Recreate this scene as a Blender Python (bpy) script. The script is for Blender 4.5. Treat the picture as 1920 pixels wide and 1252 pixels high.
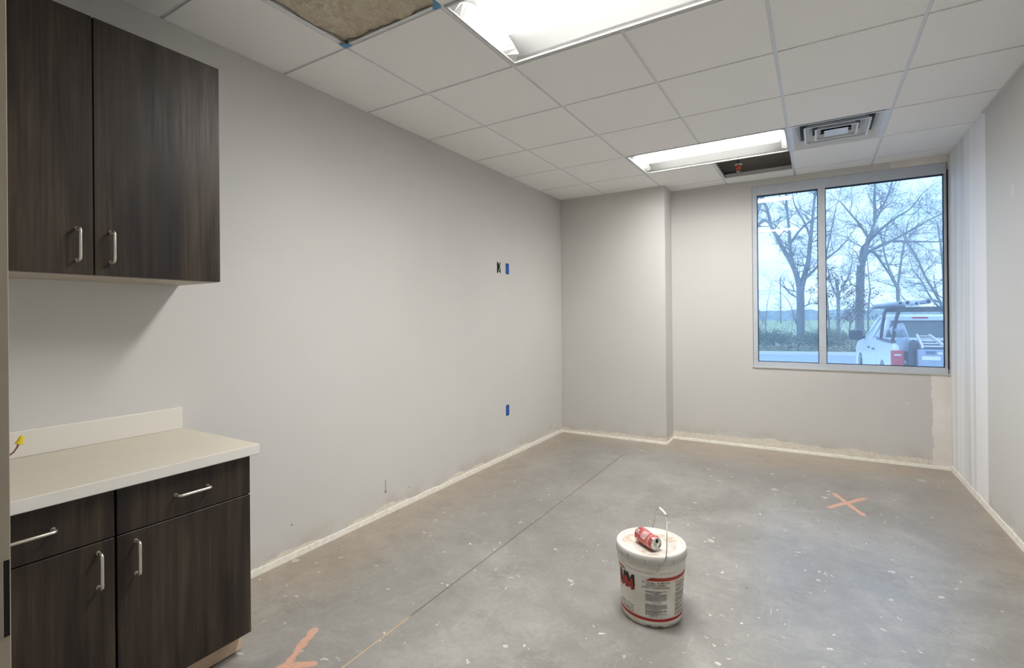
import bpy, bmesh, math, random
from mathutils import Vector, Matrix, noise as mnoise

# ------------------------------------------------------------------ clear
for o in list(bpy.data.objects):
    bpy.data.objects.remove(o, do_unlink=True)
SC = bpy.context.scene
COL = SC.collection

# ------------------------------------------------------------------ camera
cam_d = bpy.data.cameras.new('camera')
cam = bpy.data.objects.new('camera', cam_d)
COL.objects.link(cam)
SC.camera = cam
F_PX, CX, CY = 931.99, 960.0, 593.6
YAW, PIT, ROL = -0.5424, 0.001, -0.0088
cam_d.sensor_fit = 'HORIZONTAL'
cam_d.sensor_width = 36.0
cam_d.lens = F_PX * 36.0 / 1920.0
cam_d.shift_x = 0.0
cam_d.shift_y = -(626.0 - CY) / 1920.0
cam_d.clip_start = 0.02
cam_d.clip_end = 1000
c_, s_ = math.cos(YAW), math.sin(YAW)
_r = Vector((c_, -s_, 0)); _f = Vector((s_, c_, 0)); _u = Vector((0, 0, 1))
_f2 = _f * math.cos(PIT) + _u * math.sin(PIT); _u2 = _u * math.cos(PIT) - _f * math.sin(PIT)
_r3 = _r * math.cos(ROL) + _u2 * math.sin(ROL); _u3 = _u2 * math.cos(ROL) - _r * math.sin(ROL)
CAM = Vector((2.5012, -1.7114, 1.3411))
m = Matrix((( _r3.x, _u3.x, -_f2.x, CAM.x), (_r3.y, _u3.y, -_f2.y, CAM.y), (_r3.z, _u3.z, -_f2.z, CAM.z), (0, 0, 0, 1)))
cam.matrix_world = m

# ------------------------------------------------------------------ world, light, exposure
SC.view_settings.view_transform = 'Standard'
SC.view_settings.look = 'None'
SC.view_settings.gamma = 1.0
SC.view_settings.use_curve_mapping = False
SC.view_settings.exposure = 0.42
LAMP_STRENGTH = 66.0     # along the lamp's axis; falls off towards the side as a lensed lamp does
LAMP_SIDE = 13.0
LAMP_COLOR = (1.0, 0.985, 0.955, 1)
SKY_STRENGTH = 3.0

W = bpy.data.worlds.new('overcast_sky'); SC.world = W; W.use_nodes = True
wn, wl = W.node_tree.nodes, W.node_tree.links
wn.clear()
wo = wn.new('ShaderNodeOutputWorld'); wb = wn.new('ShaderNodeBackground')
wt = wn.new('ShaderNodeTexCoord'); wm = wn.new('ShaderNodeMapping'); wnz = wn.new('ShaderNodeTexNoise'); wr = wn.new('ShaderNodeValToRGB')
wm.inputs['Scale'].default_value = (1.5, 1.5, 9.0)
wnz.inputs['Scale'].default_value = 3.0; wnz.inputs['Detail'].default_value = 6
wr.color_ramp.elements[0].position = 0.32; wr.color_ramp.elements[0].color = (0.26, 0.40, 0.62, 1)
wr.color_ramp.elements[1].position = 0.58; wr.color_ramp.elements[1].color = (0.40, 0.52, 0.70, 1)
wl.new(wt.outputs['Generated'], wm.inputs[0]); wl.new(wm.outputs[0], wnz.inputs['Vector'])
wl.new(wnz.outputs[0], wr.inputs[0]); wl.new(wr.outputs[0], wb.inputs[0]); wl.new(wb.outputs[0], wo.inputs[0])
wb.inputs[1].default_value = SKY_STRENGTH

# ------------------------------------------------------------------ dimensions
T = 0.6096
HC = 2.7029            # ceiling height
RW = 3.515             # room width
YB = 3.560             # pilaster face
YM = 3.856             # window wall face
XB = 1.195             # pilaster right edge
YN = -1.472             # near wall face (room side)
ZT = 3.12              # deck height
GX, SK = 0.5126, 0.008

def G(i, j):
    return (GX + (i - 1) * T + SK * j * T, j * T - SK * (i - 1) * T)

# ------------------------------------------------------------------ mesh helpers
def nb():
    return bmesh.new()

def box(bm, a, b, bev=0.0, seg=2):
    x0, y0, z0 = a; x1, y1, z1 = b
    t = bmesh.new()
    vs = [t.verts.new(p) for p in ((x0,y0,z0),(x1,y0,z0),(x1,y1,z0),(x0,y1,z0),(x0,y0,z1),(x1,y0,z1),(x1,y1,z1),(x0,y1,z1))]
    for f in ((0,3,2,1),(4,5,6,7),(0,1,5,4),(1,2,6,5),(2,3,7,6),(3,0,4,7)):
        t.faces.new([vs[i] for i in f])
    if bev > 0:
        bmesh.ops.bevel(t, geom=t.edges[:] , offset=bev, segments=seg, profile=0.5, affect='EDGES')
    merge(bm, t)
    return bm

def merge(bm, t, M=None):
    mp = {}
    for v in t.verts:
        mp[v] = bm.verts.new(M @ v.co if M else v.co)
    for f in t.faces:
        try:
            nf = bm.faces.new([mp[v] for v in f.verts]); nf.smooth = f.smooth; nf.material_index = f.material_index
        except ValueError:
            pass
    t.free()

def tube(bm, pts, r, n=8, caps=True, radii=None, smooth=True):
    pts = [Vector(p) for p in pts]
    rings = []
    prev = None
    for i, p in enumerate(pts):
        if i == 0: d = pts[1] - pts[0]
        elif i == len(pts) - 1: d = pts[-1] - pts[-2]
        else: d = (pts[i+1] - pts[i]).normalized() + (pts[i] - pts[i-1]).normalized()
        d.normalize()
        if prev is None:
            a = Vector((0, 0, 1)) if abs(d.z) < 0.9 else Vector((1, 0, 0))
            u = d.cross(a).normalized()
        else:
            u = (prev - d * prev.dot(d)).normalized()
        prev = u
        v = d.cross(u)
        rr = radii[i] if radii else r
        rings.append([bm.verts.new(p + (u * math.cos(2*math.pi*k/n) + v * math.sin(2*math.pi*k/n)) * rr) for k in range(n)])
    for i in range(len(rings) - 1):
        for k in range(n):
            f = bm.faces.new((rings[i][k], rings[i][(k+1) % n], rings[i+1][(k+1) % n], rings[i+1][k])); f.smooth = smooth
    if caps:
        bm.faces.new(list(reversed(rings[0]))); bm.faces.new(rings[-1])
    return bm

def lathe(bm, prof, n=48, c=(0, 0, 0), smooth=True, closed=False, fn=None, cap=True):
    rings = []
    for (r, z) in prof:
        ring = []
        for k in range(n):
            a = 2 * math.pi * k / n
            rr, zz = (r, z) if fn is None else fn(r, z, a)
            ring.append(bm.verts.new((c[0] + rr*math.cos(a), c[1] + rr*math.sin(a), c[2] + zz)))
        rings.append(ring)
    for i in range(len(rings) - 1):
        for k in range(n):
            f = bm.faces.new((rings[i][k], rings[i][(k+1) % n], rings[i+1][(k+1) % n], rings[i+1][k])); f.smooth = smooth
    if closed:
        for k in range(n):
            f = bm.faces.new((rings[-1][k], rings[-1][(k+1) % n], rings[0][(k+1) % n], rings[0][k])); f.smooth = False
    elif cap:
        if prof[0][0] > 1e-6: bm.faces.new(list(reversed(rings[0])))
        if prof[-1][0] > 1e-6: bm.faces.new(rings[-1])
    return bm

def prism(bm, poly, z0, z1):
    lo = [bm.verts.new((p[0], p[1], z0)) for p in poly]; hi = [bm.verts.new((p[0], p[1], z1)) for p in poly]
    bm.faces.new(list(reversed(lo))); bm.faces.new(hi)
    n = len(poly)
    for i in range(n):
        bm.faces.new((lo[i], lo[(i+1) % n], hi[(i+1) % n], hi[i]))

def ext(bm, poly3, d):
    """extrude a planar 3D polygon by vector d"""
    d = Vector(d)
    lo = [bm.verts.new(p) for p in poly3]; hi = [bm.verts.new(Vector(p) + d) for p in poly3]
    bm.faces.new(list(reversed(lo))); bm.faces.new(hi)
    n = len(lo)
    for i in range(n):
        bm.faces.new((lo[i], lo[(i+1) % n], hi[(i+1) % n], hi[i]))

def obj(name, bm, mat, parent=None, fix=True):
    if fix: bmesh.ops.recalc_face_normals(bm, faces=bm.faces[:])
    me = bpy.data.meshes.new(name); bm.to_mesh(me); bm.free()
    for mm in (mat if isinstance(mat, (list, tuple)) else [mat]): me.materials.append(mm)
    o = bpy.data.objects.new(name, me); COL.objects.link(o)
    if parent: o.parent = parent
    return o

def tag(o, label=None, cat=None, group=None, kind=None):
    if label: o['label'] = label
    if cat: o['category'] = cat
    if group: o['group'] = group
    if kind: o['kind'] = kind
    return o

def struct(name, bm, mat, parent=None):
    o = obj(name, bm, mat, parent)
    o['kind'] = 'structure'
    return o

def thing(name, label, cat, loc=(0, 0, 0), rz=0.0, group=None):
    o = bpy.data.objects.new(name, None); COL.objects.link(o)
    o.empty_display_size = 0.05
    o.location = loc; o.rotation_euler = (0, 0, rz)
    return tag(o, label, cat, group)

def clip(poly, x0, y0, x1, y1):
    def cut(P, inside, inter):
        out = []
        for i in range(len(P)):
            a, b = P[i], P[(i+1) % len(P)]
            if inside(a):
                out.append(a)
                if not inside(b): out.append(inter(a, b))
            elif inside(b): out.append(inter(a, b))
        return out
    def ix(v): return lambda a, b: (v, a[1] + (b[1]-a[1]) * (v-a[0]) / (b[0]-a[0]))
    def iy(v): return lambda a, b: (a[0] + (b[0]-a[0]) * (v-a[1]) / (b[1]-a[1]), v)
    for ins, it in ((lambda p: p[0] >= x0, ix(x0)), (lambda p: p[0] <= x1, ix(x1)), (lambda p: p[1] >= y0, iy(y0)), (lambda p: p[1] <= y1, iy(y1))):
        if not poly: return []
        poly = cut(poly, ins, it)
    return poly

# ------------------------------------------------------------------ material helpers
def lin(r, g, b):
    def f(c):
        c /= 255.0
        return c / 12.92 if c <= 0.04045 else ((c + 0.055) / 1.055) ** 2.4
    return (f(r), f(g), f(b), 1)

class Mat:
    def __init__(s, name, base=(0.5, 0.5, 0.5, 1), rough=0.5, metal=0.0, spec=0.5, emit=None, es=0):
        s.m = bpy.data.materials.new(name); s.m.use_nodes = True
        s.n, s.l = s.m.node_tree.nodes, s.m.node_tree.links
        s.b = s.n['Principled BSDF']; s.out = s.n['Material Output']
        s.b.inputs['Base Color'].default_value = base
        s.b.inputs['Roughness'].default_value = rough
        s.b.inputs['Metallic'].default_value = metal
        s.b.inputs['Specular IOR Level'].default_value = spec
        if emit:
            s.b.inputs['Emission Color'].default_value = emit; s.b.inputs['Emission Strength'].default_value = es
    def new(s, t, **k):
        nd = s.n.new(t)
        for a, v in k.items(): setattr(nd, a, v)
        return nd
    def co(s):
        if not hasattr(s, '_co'): s._co = s.new('ShaderNodeTexCoord').outputs['Object']
        return s._co
    def map(s, scale=(1, 1, 1), loc=(0, 0, 0), rot=(0, 0, 0)):
        mp = s.new('ShaderNodeMapping'); mp.inputs['Scale'].default_value = scale; mp.inputs['Location'].default_value = loc; mp.inputs['Rotation'].default_value = rot
        s.l.new(s.co(), mp.inputs[0]); return mp.outputs[0]
    def noise(s, scale, detail=4, rough=0.5, vec=None, dist=0.0):
        nd = s.new('ShaderNodeTexNoise'); nd.inputs['Scale'].default_value = scale; nd.inputs['Detail'].default_value = detail
        nd.inputs['Roughness'].default_value = rough; nd.inputs['Distortion'].default_value = dist
        s.l.new(vec if vec else s.co(), nd.inputs['Vector']); return nd.outputs[0]
    def vor(s, scale, vec=None, out='Distance', rnd=1.0, feature='F1'):
        nd = s.new('ShaderNodeTexVoronoi', feature=feature); nd.inputs['Scale'].default_value = scale; nd.inputs['Randomness'].default_value = rnd
        s.l.new(vec if vec else s.co(), nd.inputs['Vector']); return nd.outputs[out]
    def ramp(s, fac, stops):
        r = s.new('ShaderNodeValToRGB'); e = r.color_ramp.elements
        while len(e) < len(stops): e.new(0.5)
        for i, (p, c) in enumerate(stops):
            e[i].position = p; e[i].color = c if len(c) == 4 else (*c, 1)
        s.l.new(fac, r.inputs[0]); return r.outputs[0]
    def math(s, op, a, b=None, c=None, clamp=False):
        nd = s.new('ShaderNodeMath', operation=op); nd.use_clamp = clamp
        for i, v in enumerate((a, b, c)):
            if v is None: continue
            if isinstance(v, (int, float)): nd.inputs[i].default_value = v
            else: s.l.new(v, nd.inputs[i])
        return nd.outputs[0]
    def step(s, v, lo, hi, a=0.0, b=1.0):
        nd = s.new('ShaderNodeMapRange'); nd.interpolation_type = 'SMOOTHSTEP'
        nd.inputs['From Min'].default_value = lo; nd.inputs['From Max'].default_value = hi
        nd.inputs['To Min'].default_value = a; nd.inputs['To Max'].default_value = b
        s.l.new(v, nd.inputs['Value']); return nd.outputs[0]
    def mix(s, fac, a, b, mode='MIX'):
        nd = s.new('ShaderNodeMix', data_type='RGBA', blend_type=mode)
        for sock, v in ((nd.inputs[0], fac), (nd.inputs[6], a), (nd.inputs[7], b)):
            if isinstance(v, (int, float)): sock.default_value = v
            elif isinstance(v, tuple): sock.default_value = v
            else: s.l.new(v, sock)
        return nd.outputs[2]
    def xyz(s):
        if not hasattr(s, '_x'):
            nd = s.new('ShaderNodeSeparateXYZ'); s.l.new(s.co(), nd.inputs[0]); s._x = nd.outputs
        return s._x
    def color(s, v): s.l.new(v, s.b.inputs['Base Color']); return s
    def rough(s, v): s.l.new(v, s.b.inputs['Roughness']); return s
    def bump(s, h, st=0.3, d=0.01):
        nd = s.new('ShaderNodeBump'); nd.inputs['Strength'].default_value = st; nd.inputs['Distance'].default_value = d
        s.l.new(h, nd.inputs['Height']); s.l.new(nd.outputs[0], s.b.inputs['Normal']); return s

def simple(name, c, rough=0.5, metal=0.0, spec=0.5, var=0.06, vscale=20, bump=0.0):
    M = Mat(name, c, rough, metal, spec)
    n = M.noise(vscale, 3)
    d = tuple(max(0, x * (1 - var)) for x in c[:3]) + (1,); l = tuple(min(1, x * (1 + var)) for x in c[:3]) + (1,)
    M.color(M.ramp(n, [(0.3, d), (0.7, l)]))
    if bump: M.bump(n, bump, 0.003)
    return M.m

# ---- wall paint: greige, with bare joint compound where it was never painted
WALL = lin(208, 206, 202)
MUD = lin(232, 226, 214)

def wall_mat(name, mudh=0.055, extra=None, seed=0.0):
    M = Mat(name, WALL, 0.62, 0, 0.3)
    x, y, z = M.xyz()
    n1 = M.noise(2.2, 5, 0.6, M.map(loc=(seed, 0, 0)))
    paint = M.ramp(M.noise(1.1, 3), [(0.3, tuple(c*0.975 for c in WALL[:3])), (0.7, tuple(min(1, c*1.015) for c in WALL[:3]))])
    edge = M.math('MULTIPLY_ADD', n1, 0.16, -0.08)
    e2 = M.math('MULTIPLY_ADD', M.noise(28, 4, 0.7), 0.03, -0.015)
    zz = M.math('ADD', M.math('ADD', z, edge), e2)
    mud = M.step(zz, mudh - 0.004, mudh + 0.004, 1, 0)
    dirt = M.math('MULTIPLY', M.step(M.math('ADD', z, edge), mudh, mudh + 0.13, 1, 0), M.step(M.noise(6, 4), 0.35, 0.7))
    paint = M.mix(M.math('MULTIPLY', dirt, 0.35), paint, lin(176, 160, 138))
    mudc = M.ramp(M.noise(40, 5, 0.7), [(0.3, lin(214, 204, 188)), (0.6, MUD)])
    fleck = M.step(M.vor(38), 0.05, 0.09, 1, 0)
    mudc = M.mix(M.math('MULTIPLY', fleck, M.step(M.noise(9, 2), 0.55, 0.62)), mudc, lin(120, 108, 92))
    c = M.mix(mud, paint, mudc)
    if extra: c = extra(M, c)
    M.color(c)
    h = M.math('ADD', M.math('MULTIPLY', M.noise(90, 3), 0.05), M.math('MULTIPLY', mud, M.noise(35, 4)))
    M.bump(h, 0.25, 0.004)
    return M.m

def sm_box(M, sx, a0, a1, soft=0.004):
    """1 inside a0..a1"""
    return M.math('MULTIPLY', M.step(sx, a0 - soft, a0 + soft), M.step(sx, a1 - soft, a1 + soft, 1, 0))

def left_extra(M, c):
    x, y, z = M.xyz()
    # brown drip and nail marks
    d = M.math('MULTIPLY', sm_box(M, y, 0.742, 0.750, 0.004), sm_box(M, z, 0.165, 0.235, 0.012))
    c = M.mix(M.math('MULTIPLY', d, 0.75), c, lin(120, 100, 70))
    def dot(c, yy, zz, r, col, k):
        dy = M.math('SUBTRACT', y, yy); dz = M.math('SUBTRACT', z, zz)
        q = M.math('ADD', M.math('MULTIPLY', dy, dy), M.math('MULTIPLY', dz, dz))
        return M.mix(M.math('MULTIPLY', M.step(q, r*r*0.5, r*r, 1, 0), k), c, col)
    for yy, zz, r in ((0.746, 0.158, 0.011), (0.03, 0.19, 0.006), (-0.36, 0.16, 0.005), (0.98, 0.12, 0.005)):
        c = dot(c, yy, zz, r, lin(95, 82, 66), 0.8)
    c = dot(c, 0.80, 0.36, 0.05, lin(210, 206, 199), 0.6)
    return c

def back_extra(M, c):
    x, y, z = M.xyz()
    w = M.math('MULTIPLY_ADD', M.noise(7, 5, 0.65), 0.06, -0.03)
    xx = M.math('ADD', x, w)
    p = M.math('MULTIPLY', M.step(xx, 3.385, 3.395), M.step(z, 0.82, 0.80))
    prim = M.ramp(M.noise(5, 3), [(0.3, lin(226, 220, 211)), (0.7, lin(238, 234, 228))])
    c = M.mix(p, c, prim)
    up = M.math('MULTIPLY', M.step(xx, 3.10, 3.12), M.step(z, 2.60, 2.62))
    c = M.mix(up, c, prim)
    dx = M.math('SUBTRACT', x, 3.22); dz = M.math('SUBTRACT', z, 0.55)
    q = M.math('ADD', M.math('MULTIPLY', dx, dx), M.math('MULTIPLY', dz, dz))
    c = M.mix(M.step(q, 0.00002, 0.00006, 1, 0), c, lin(235, 232, 226))
    return c

def right_extra(M, c):
    x, y, z = M.xyz()
    wob = M.math('MULTIPLY_ADD', M.noise(1.5, 2), 0.01, -0.005)
    yy = M.math('ADD', y, wob)
    p = M.step(yy, 2.812, 2.818)
    band = M.noise(1.0, 3, 0.5, M.map(scale=(1, 7, 0.25)))
    prim = M.ramp(band, [(0.36, lin(206, 208, 210)), (0.5, lin(226, 227, 229)), (0.62, lin(240, 240, 241))])
    prim = M.mix(M.step(yy, 3.12, 3.08), prim, lin(238, 238, 240))
    c = M.mix(p, c, prim)
    dy = M.math('MULTIPLY', M.math('SUBTRACT', y, 2.30), 1.0); dz = M.math('MULTIPLY', M.math('SUBTRACT', z, 2.06), 0.8)
    n = M.math('MULTIPLY', M.noise(14, 3), 0.04)
    q = M.math('SUBTRACT', M.math('SQRT', M.math('ADD', M.math('MULTIPLY', dy, dy), M.math('MULTIPLY', dz, dz))), n)
    c = M.mix(M.math('MULTIPLY', M.step(q, 0.012, 0.018, 1, 0), 0.5), c, lin(222, 220, 216))
    return c

M_WALL_L = wall_mat('greige paint left wall', 0.045, left_extra, 3.1)
M_WALL_B = wall_mat('greige paint window wall', 0.085, back_extra, 7.7)
M_WALL_P = wall_mat('greige paint pilaster', 0.06, None, 1.3)
M_WALL_R = wall_mat('greige and primer right wall', 0.05, right_extra, 5.2)
M_WALL_N = wall_mat('greige paint near wall', 0.04, None, 9.0)
M_BASE = simple('dried joint compound', lin(232, 228, 218), 0.8, var=0.09, vscale=30, bump=0.5)
M_TILE = None
def tile_mat():
    M = Mat('fissured ceiling tile', lin(226, 222, 214), 0.85, 0, 0.2)
    a = M.noise(160, 3, 0.6)
    M.color(M.ramp(a, [(0.3, lin(240, 239, 237)), (0.6, lin(248, 247, 245))]))
    M.bump(a, 0.25, 0.002)
    return M.m
M_TILE = tile_mat()
M_TEE = simple('white enamel steel', lin(226, 228, 230), 0.4, 0, 0.5, var=0.02)
M_ANGLE = simple('wall angle enamel', lin(214, 212, 206), 0.4, 0, 0.5, var=0.02)
M_DECK = simple('bare roof deck', lin(226, 220, 210), 0.8, var=0.12, vscale=4)
M_REFL = simple('white reflector enamel', lin(196, 196, 194), 0.35, var=0.01)
def lens_mat(name, k):
    M = Mat(name, (0.9, 0.9, 0.9, 1), 0.4, emit=LAMP_COLOR, es=1)
    g = M.new('ShaderNodeNewGeometry'); d = M.new('ShaderNodeVectorMath', operation='DOT_PRODUCT')
    d.inputs[0].default_value = (0, 0, -1); M.l.new(g.outputs['Incoming'], d.inputs[1])
    c = M.math('POWER', M.math('MAXIMUM', d.outputs['Value'], 0.0), 1.4)
    M.l.new(M.math('MULTIPLY_ADD', c, LAMP_STRENGTH * k, LAMP_SIDE * k), M.b.inputs['Emission Strength'])
    return M.m
M_LENS = lens_mat('lit acrylic lens', 1.0)
M_LENS2 = lens_mat('lit acrylic lens, older lamp', 0.70)  # output lowered to tame the hot spot on the window wall
M_DIFF = simple('white diffuser steel', lin(225, 228, 232), 0.35, var=0.02)
M_DARKM = simple('dark duct collar', lin(52, 50, 50), 0.5, var=0.15)
M_DUCTG = simple('galvanised boot', lin(130, 134, 138), 0.4, 0.4, var=0.1)
M_FRAMEA = simple('primed window frame', lin(196, 203, 212), 0.5, var=0.045, vscale=7)
M_GASK = simple('dark glazing gasket', lin(38, 50, 72), 0.6)
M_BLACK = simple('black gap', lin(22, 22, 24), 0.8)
M_NICKEL = simple('satin nickel', lin(214, 206, 196), 0.33, 0.85, var=0.03)
M_DOORMET = simple('painted steel door frame', lin(190, 180, 160), 0.45, 0, 0.5, var=0.03)
M_BLUE = simple('blue electrical box plastic', lin(44, 108, 200), 0.45, var=0.12, vscale=60)
M_TAPE = simple('blue masking tape', lin(96, 152, 196), 0.6, var=0.1, vscale=60)
M_WIREW = simple('white cable jacket', lin(225, 225, 222), 0.5)
M_ORANGE = simple('orange protective cap', lin(226, 96, 56), 0.5, var=0.1, vscale=80)
M_PINE = simple('raw plywood toe board', lin(206, 180, 152), 0.7, var=0.08, vscale=14, bump=0.1)
M_UNDER = simple('grey laminate underside', lin(176, 166, 154), 0.5, var=0.03)

def wood():
    M = Mat('dark walnut laminate', lin(66, 55, 48), 0.42, 0, 0.3)
    base = M.noise(1.0, 7, 0.62, M.map(scale=(16, 16, 1.1)), dist=0.6)
    fine = M.noise(1.0, 4, 0.6, M.map(scale=(120, 120, 2.2)))
    wide = M.noise(1.0, 3, 0.5, M.map(scale=(5, 5, 0.7), loc=(3, 1, 2)), dist=1.4)
    s1 = M.math('ADD', M.math('MULTIPLY', base, 0.5), M.math('ADD', M.math('MULTIPLY', fine, 0.2), M.math('MULTIPLY', wide, 0.3)))
    c = M.ramp(s1, [(0.36, lin(30, 25, 22)), (0.46, lin(43, 36, 32)), (0.53, lin(56, 47, 40)), (0.64, lin(76, 65, 54))])
    M.color(c)
    M.rough(M.step(fine, 0.3, 0.7, 0.36, 0.5))
    M.bump(fine, 0.08, 0.001)
    return M.m
M_WOOD = wood()
M_WOODEDGE = simple('dark laminate edge', lin(40, 33, 29), 0.5)

def quartz(name, c0):
    M = Mat(name, c0, 0.35, 0, 0.5)
    sp = M.step(M.vor(260), 0.10, 0.2, 1, 0)
    n = M.noise(3, 4)
    c = M.ramp(n, [(0.3, tuple(x*0.96 for x in c0[:3])), (0.7, c0)])
    c = M.mix(M.math('MULTIPLY', sp, 0.35), c, lin(180, 175, 168))
    M.color(c)
    return M.m
M_QUARTZ = quartz('speckled white quartz', lin(226, 222, 214))
def top_mat():
    M = Mat('dusty cream quartz top', lin(214, 202, 176), 0.38, 0, 0.5)
    n = M.noise(5, 5, 0.6)
    c = M.ramp(n, [(0.3, lin(198, 191, 174)), (0.7, lin(207, 200, 184))])
    d = M.math('MULTIPLY', M.step(M.vor(11, M.map(scale=(1, 3, 1))), 0.03, 0.055, 1, 0), M.step(M.noise(6, 2), 0.52, 0.6))
    c = M.mix(M.math('MULTIPLY', d, 0.45), c, lin(150, 134, 112))
    M.color(c); M.rough(M.step(n, 0.3, 0.7, 0.3, 0.5))
    return M.m
M_TOP = top_mat()

# ---- concrete floor
def floor_mat():
    M = Mat('stained concrete floor', lin(160, 154, 146), 0.5, 0, 0.6)
    x, y, z = M.xyz()
    n1 = M.noise(1.2, 6, 0.62, dist=0.5); n2 = M.noise(7, 6, 0.7, dist=0.8); n3 = M.noise(45, 4, 0.6)
    t = M.math('ADD', M.math('MULTIPLY', n1, 0.5), M.math('ADD', M.math('MULTIPLY', n2, 0.35), M.math('MULTIPLY', n3, 0.15)))
    c = M.ramp(t, [(0.34, lin(116, 113, 108)), (0.5, lin(138, 135, 130)), (0.64, lin(160, 157, 151))])
    # tan dust along the walls
    dl = x
    db = M.math('SUBTRACT', 3.75, y)
    dr = M.math('SUBTRACT', 3.6, x)
    near = M.math('MINIMUM', M.math('MINIMUM', M.math('ADD', dl, 0.10), db), M.math('ADD', dr, 0.25))
    near = M.math('ADD', near, M.math('MULTIPLY_ADD', n1, 0.7, -0.35))
    tan = M.math('MULTIPLY', M.step(near, 0.15, 0.75, 1, 0), M.step(n2, 0.25, 0.75, 0.35, 0.9))
    c = M.mix(M.math('MULTIPLY', tan, 0.55), c, lin(180, 157, 128))
    # trowel scratches
    sc = M.noise(1.0, 4, 0.7, M.map(scale=(3.5, 90, 1), rot=(0, 0, 0.35)))
    sc2 = M.noise(1.0, 4, 0.7, M.map(scale=(80, 4, 1), rot=(0, 0, -0.5)))
    scm = M.math('MULTIPLY', M.step(M.math('MAXIMUM', sc, sc2), 0.60, 0.72), M.step(M.noise(1.6, 3, 0.5, M.map(loc=(5, 2, 0))), 0.48, 0.62))
    c = M.mix(M.math('MULTIPLY', scm, 0.35), c, lin(206, 202, 194))
    # dark scuffs and boot prints
    pr = M.math('MULTIPLY', M.step(M.noise(3.1, 2, 0.5, M.map(loc=(9, 4, 0))), 0.60, 0.66), M.step(M.noise(26, 4, 0.7), 0.42, 0.6))
    c = M.mix(M.math('MULTIPLY', pr, 0.38), c, lin(112, 106, 98))
    wv = M.new('ShaderNodeTexWave'); wv.inputs['Scale'].default_value = 22; wv.inputs['Distortion'].default_value = 2.5
    M.l.new(M.map(rot=(0, 0, 0.6)), wv.inputs['Vector'])
    tr = M.math('MULTIPLY', M.step(M.vor(3.0, M.map(scale=(1, 1.9, 1), rot=(0, 0, 0.5))), 0.10, 0.15, 1, 0), M.step(wv.outputs[1], 0.45, 0.6))
    c = M.mix(M.math('MULTIPLY', tr, 0.35), c, lin(118, 111, 102))
    # white joint compound drops: three sizes
    nw = M.new('ShaderNodeVectorMath', operation='MULTIPLY_ADD')
    nc = M.new('ShaderNodeTexNoise'); nc.inputs['Scale'].default_value = 30; nc.inputs['Detail'].default_value = 4
    M.l.new(M.co(), nc.inputs['Vector']); M.l.new(nc.outputs['Color'], nw.inputs[0]); nw.inputs[1].default_value = (0.075, 0.06, 0); M.l.new(M.co(), nw.inputs[2])
    wp = nw.outputs[0]
    def spots(scale, rad, dens, k, seed):
        mp = M.new('ShaderNodeMapping'); mp.inputs['Location'].default_value = (seed, seed*1.7, 0); mp.inputs['Scale'].default_value = (1, 1, 0)
        M.l.new(wp, mp.inputs[0])
        v = M.new('ShaderNodeTexVoronoi'); v.inputs['Scale'].default_value = scale
        M.l.new(mp.outputs[0], v.inputs['Vector'])
        sp = M.new('ShaderNodeSeparateColor'); M.l.new(v.outputs['Color'], sp.inputs[0])
        size = M.math('MULTIPLY', sp.outputs[0], rad)
        inside = M.math('GREATER_THAN', size, v.outputs['Distance'])
        keep = M.math('LESS_THAN', sp.outputs[1], dens)
        return M.math('MULTIPLY', M.math('MULTIPLY', inside, keep), k)
    w = M.math('MAXIMUM', M.math('MAXIMUM', spots(5, 0.14, 0.34, 0.5, 1.3), spots(12, 0.14, 0.32, 0.62, 4.1)), spots(30, 0.22, 0.22, 0.75, 7.9))
    c = M.mix(w, c, lin(222, 217, 206))
    # segments
    def seg(ax, ay, bx, by, wob=None):
        pax = M.math('SUBTRACT', x, ax); pay = M.math('SUBTRACT', y, ay)
        dx, dy = bx - ax, by - ay; L2 = dx*dx + dy*dy
        h = M.math('ADD', M.math('MULTIPLY', pax, dx / L2), M.math('MULTIPLY', pay, dy / L2), clamp=True)
        ex = M.math('SUBTRACT', pax, M.math('MULTIPLY', h, dx)); ey = M.math('SUBTRACT', pay, M.math('MULTIPLY', h, dy))
        return M.math('SQRT', M.math('ADD', M.math('MULTIPLY', ex, ex), M.math('MULTIPLY', ey, ey)))
    nn = M.math('MULTIPLY_ADD', M.noise(16, 5, 0.7), 0.05, -0.024)
    orange = lin(234, 168, 136)
    d = None
    for sg in ((2.635, 2.717, 2.70, 2.55), (2.70, 2.55, 2.787, 2.341), (2.596, 2.382, 2.72, 2.56), (2.72, 2.56, 2.817, 2.707),
               (0.654, -0.325, 0.735, -0.50), (0.735, -0.50, 0.75, -0.60), (0.79, -0.64, 0.80, -0.58), (0.745, -0.53, 0.831, -0.458)):
        q = seg(*sg); d = q if d is None else M.math('MINIMUM', d, q)
    dd = M.math('ADD', d, nn)
    om = M.math('MULTIPLY', M.step(dd, 0.014, 0.022, 1, 0), M.step(M.noise(55, 3), 0.25, 0.5, 0.5, 1.0))
    c = M.mix(M.math('MULTIPLY', om, 0.62), c, orange)
    # sawn joint and its crack near the corner
    ln = M.math('ABSOLUTE', M.math('SUBTRACT', x, M.math('MULTIPLY_ADD', y, -0.0055, 0.943)))
    jm = M.math('MULTIPLY', M.step(ln, 0.0022, 0.0038, 1, 0), M.step(y, 3.01, 3.03, 1, 0))
    filled = M.step(y, -0.02, -0.06, 0, 1)
    jc = M.mix(filled, lin(84, 66, 52), lin(196, 164, 126))
    c = M.mix(M.math('MULTIPLY', jm, 0.92), c, jc)
    ck = seg(0.925, 3.02, 0.72, 3.50)
    c = M.mix(M.math('MULTIPLY', M.step(M.math('ADD', ck, M.math('MULTIPLY', nn, 0.3)), 0.001, 0.004, 1, 0), 0.4), c, lin(150, 124, 98))
    M.color(c)
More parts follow.
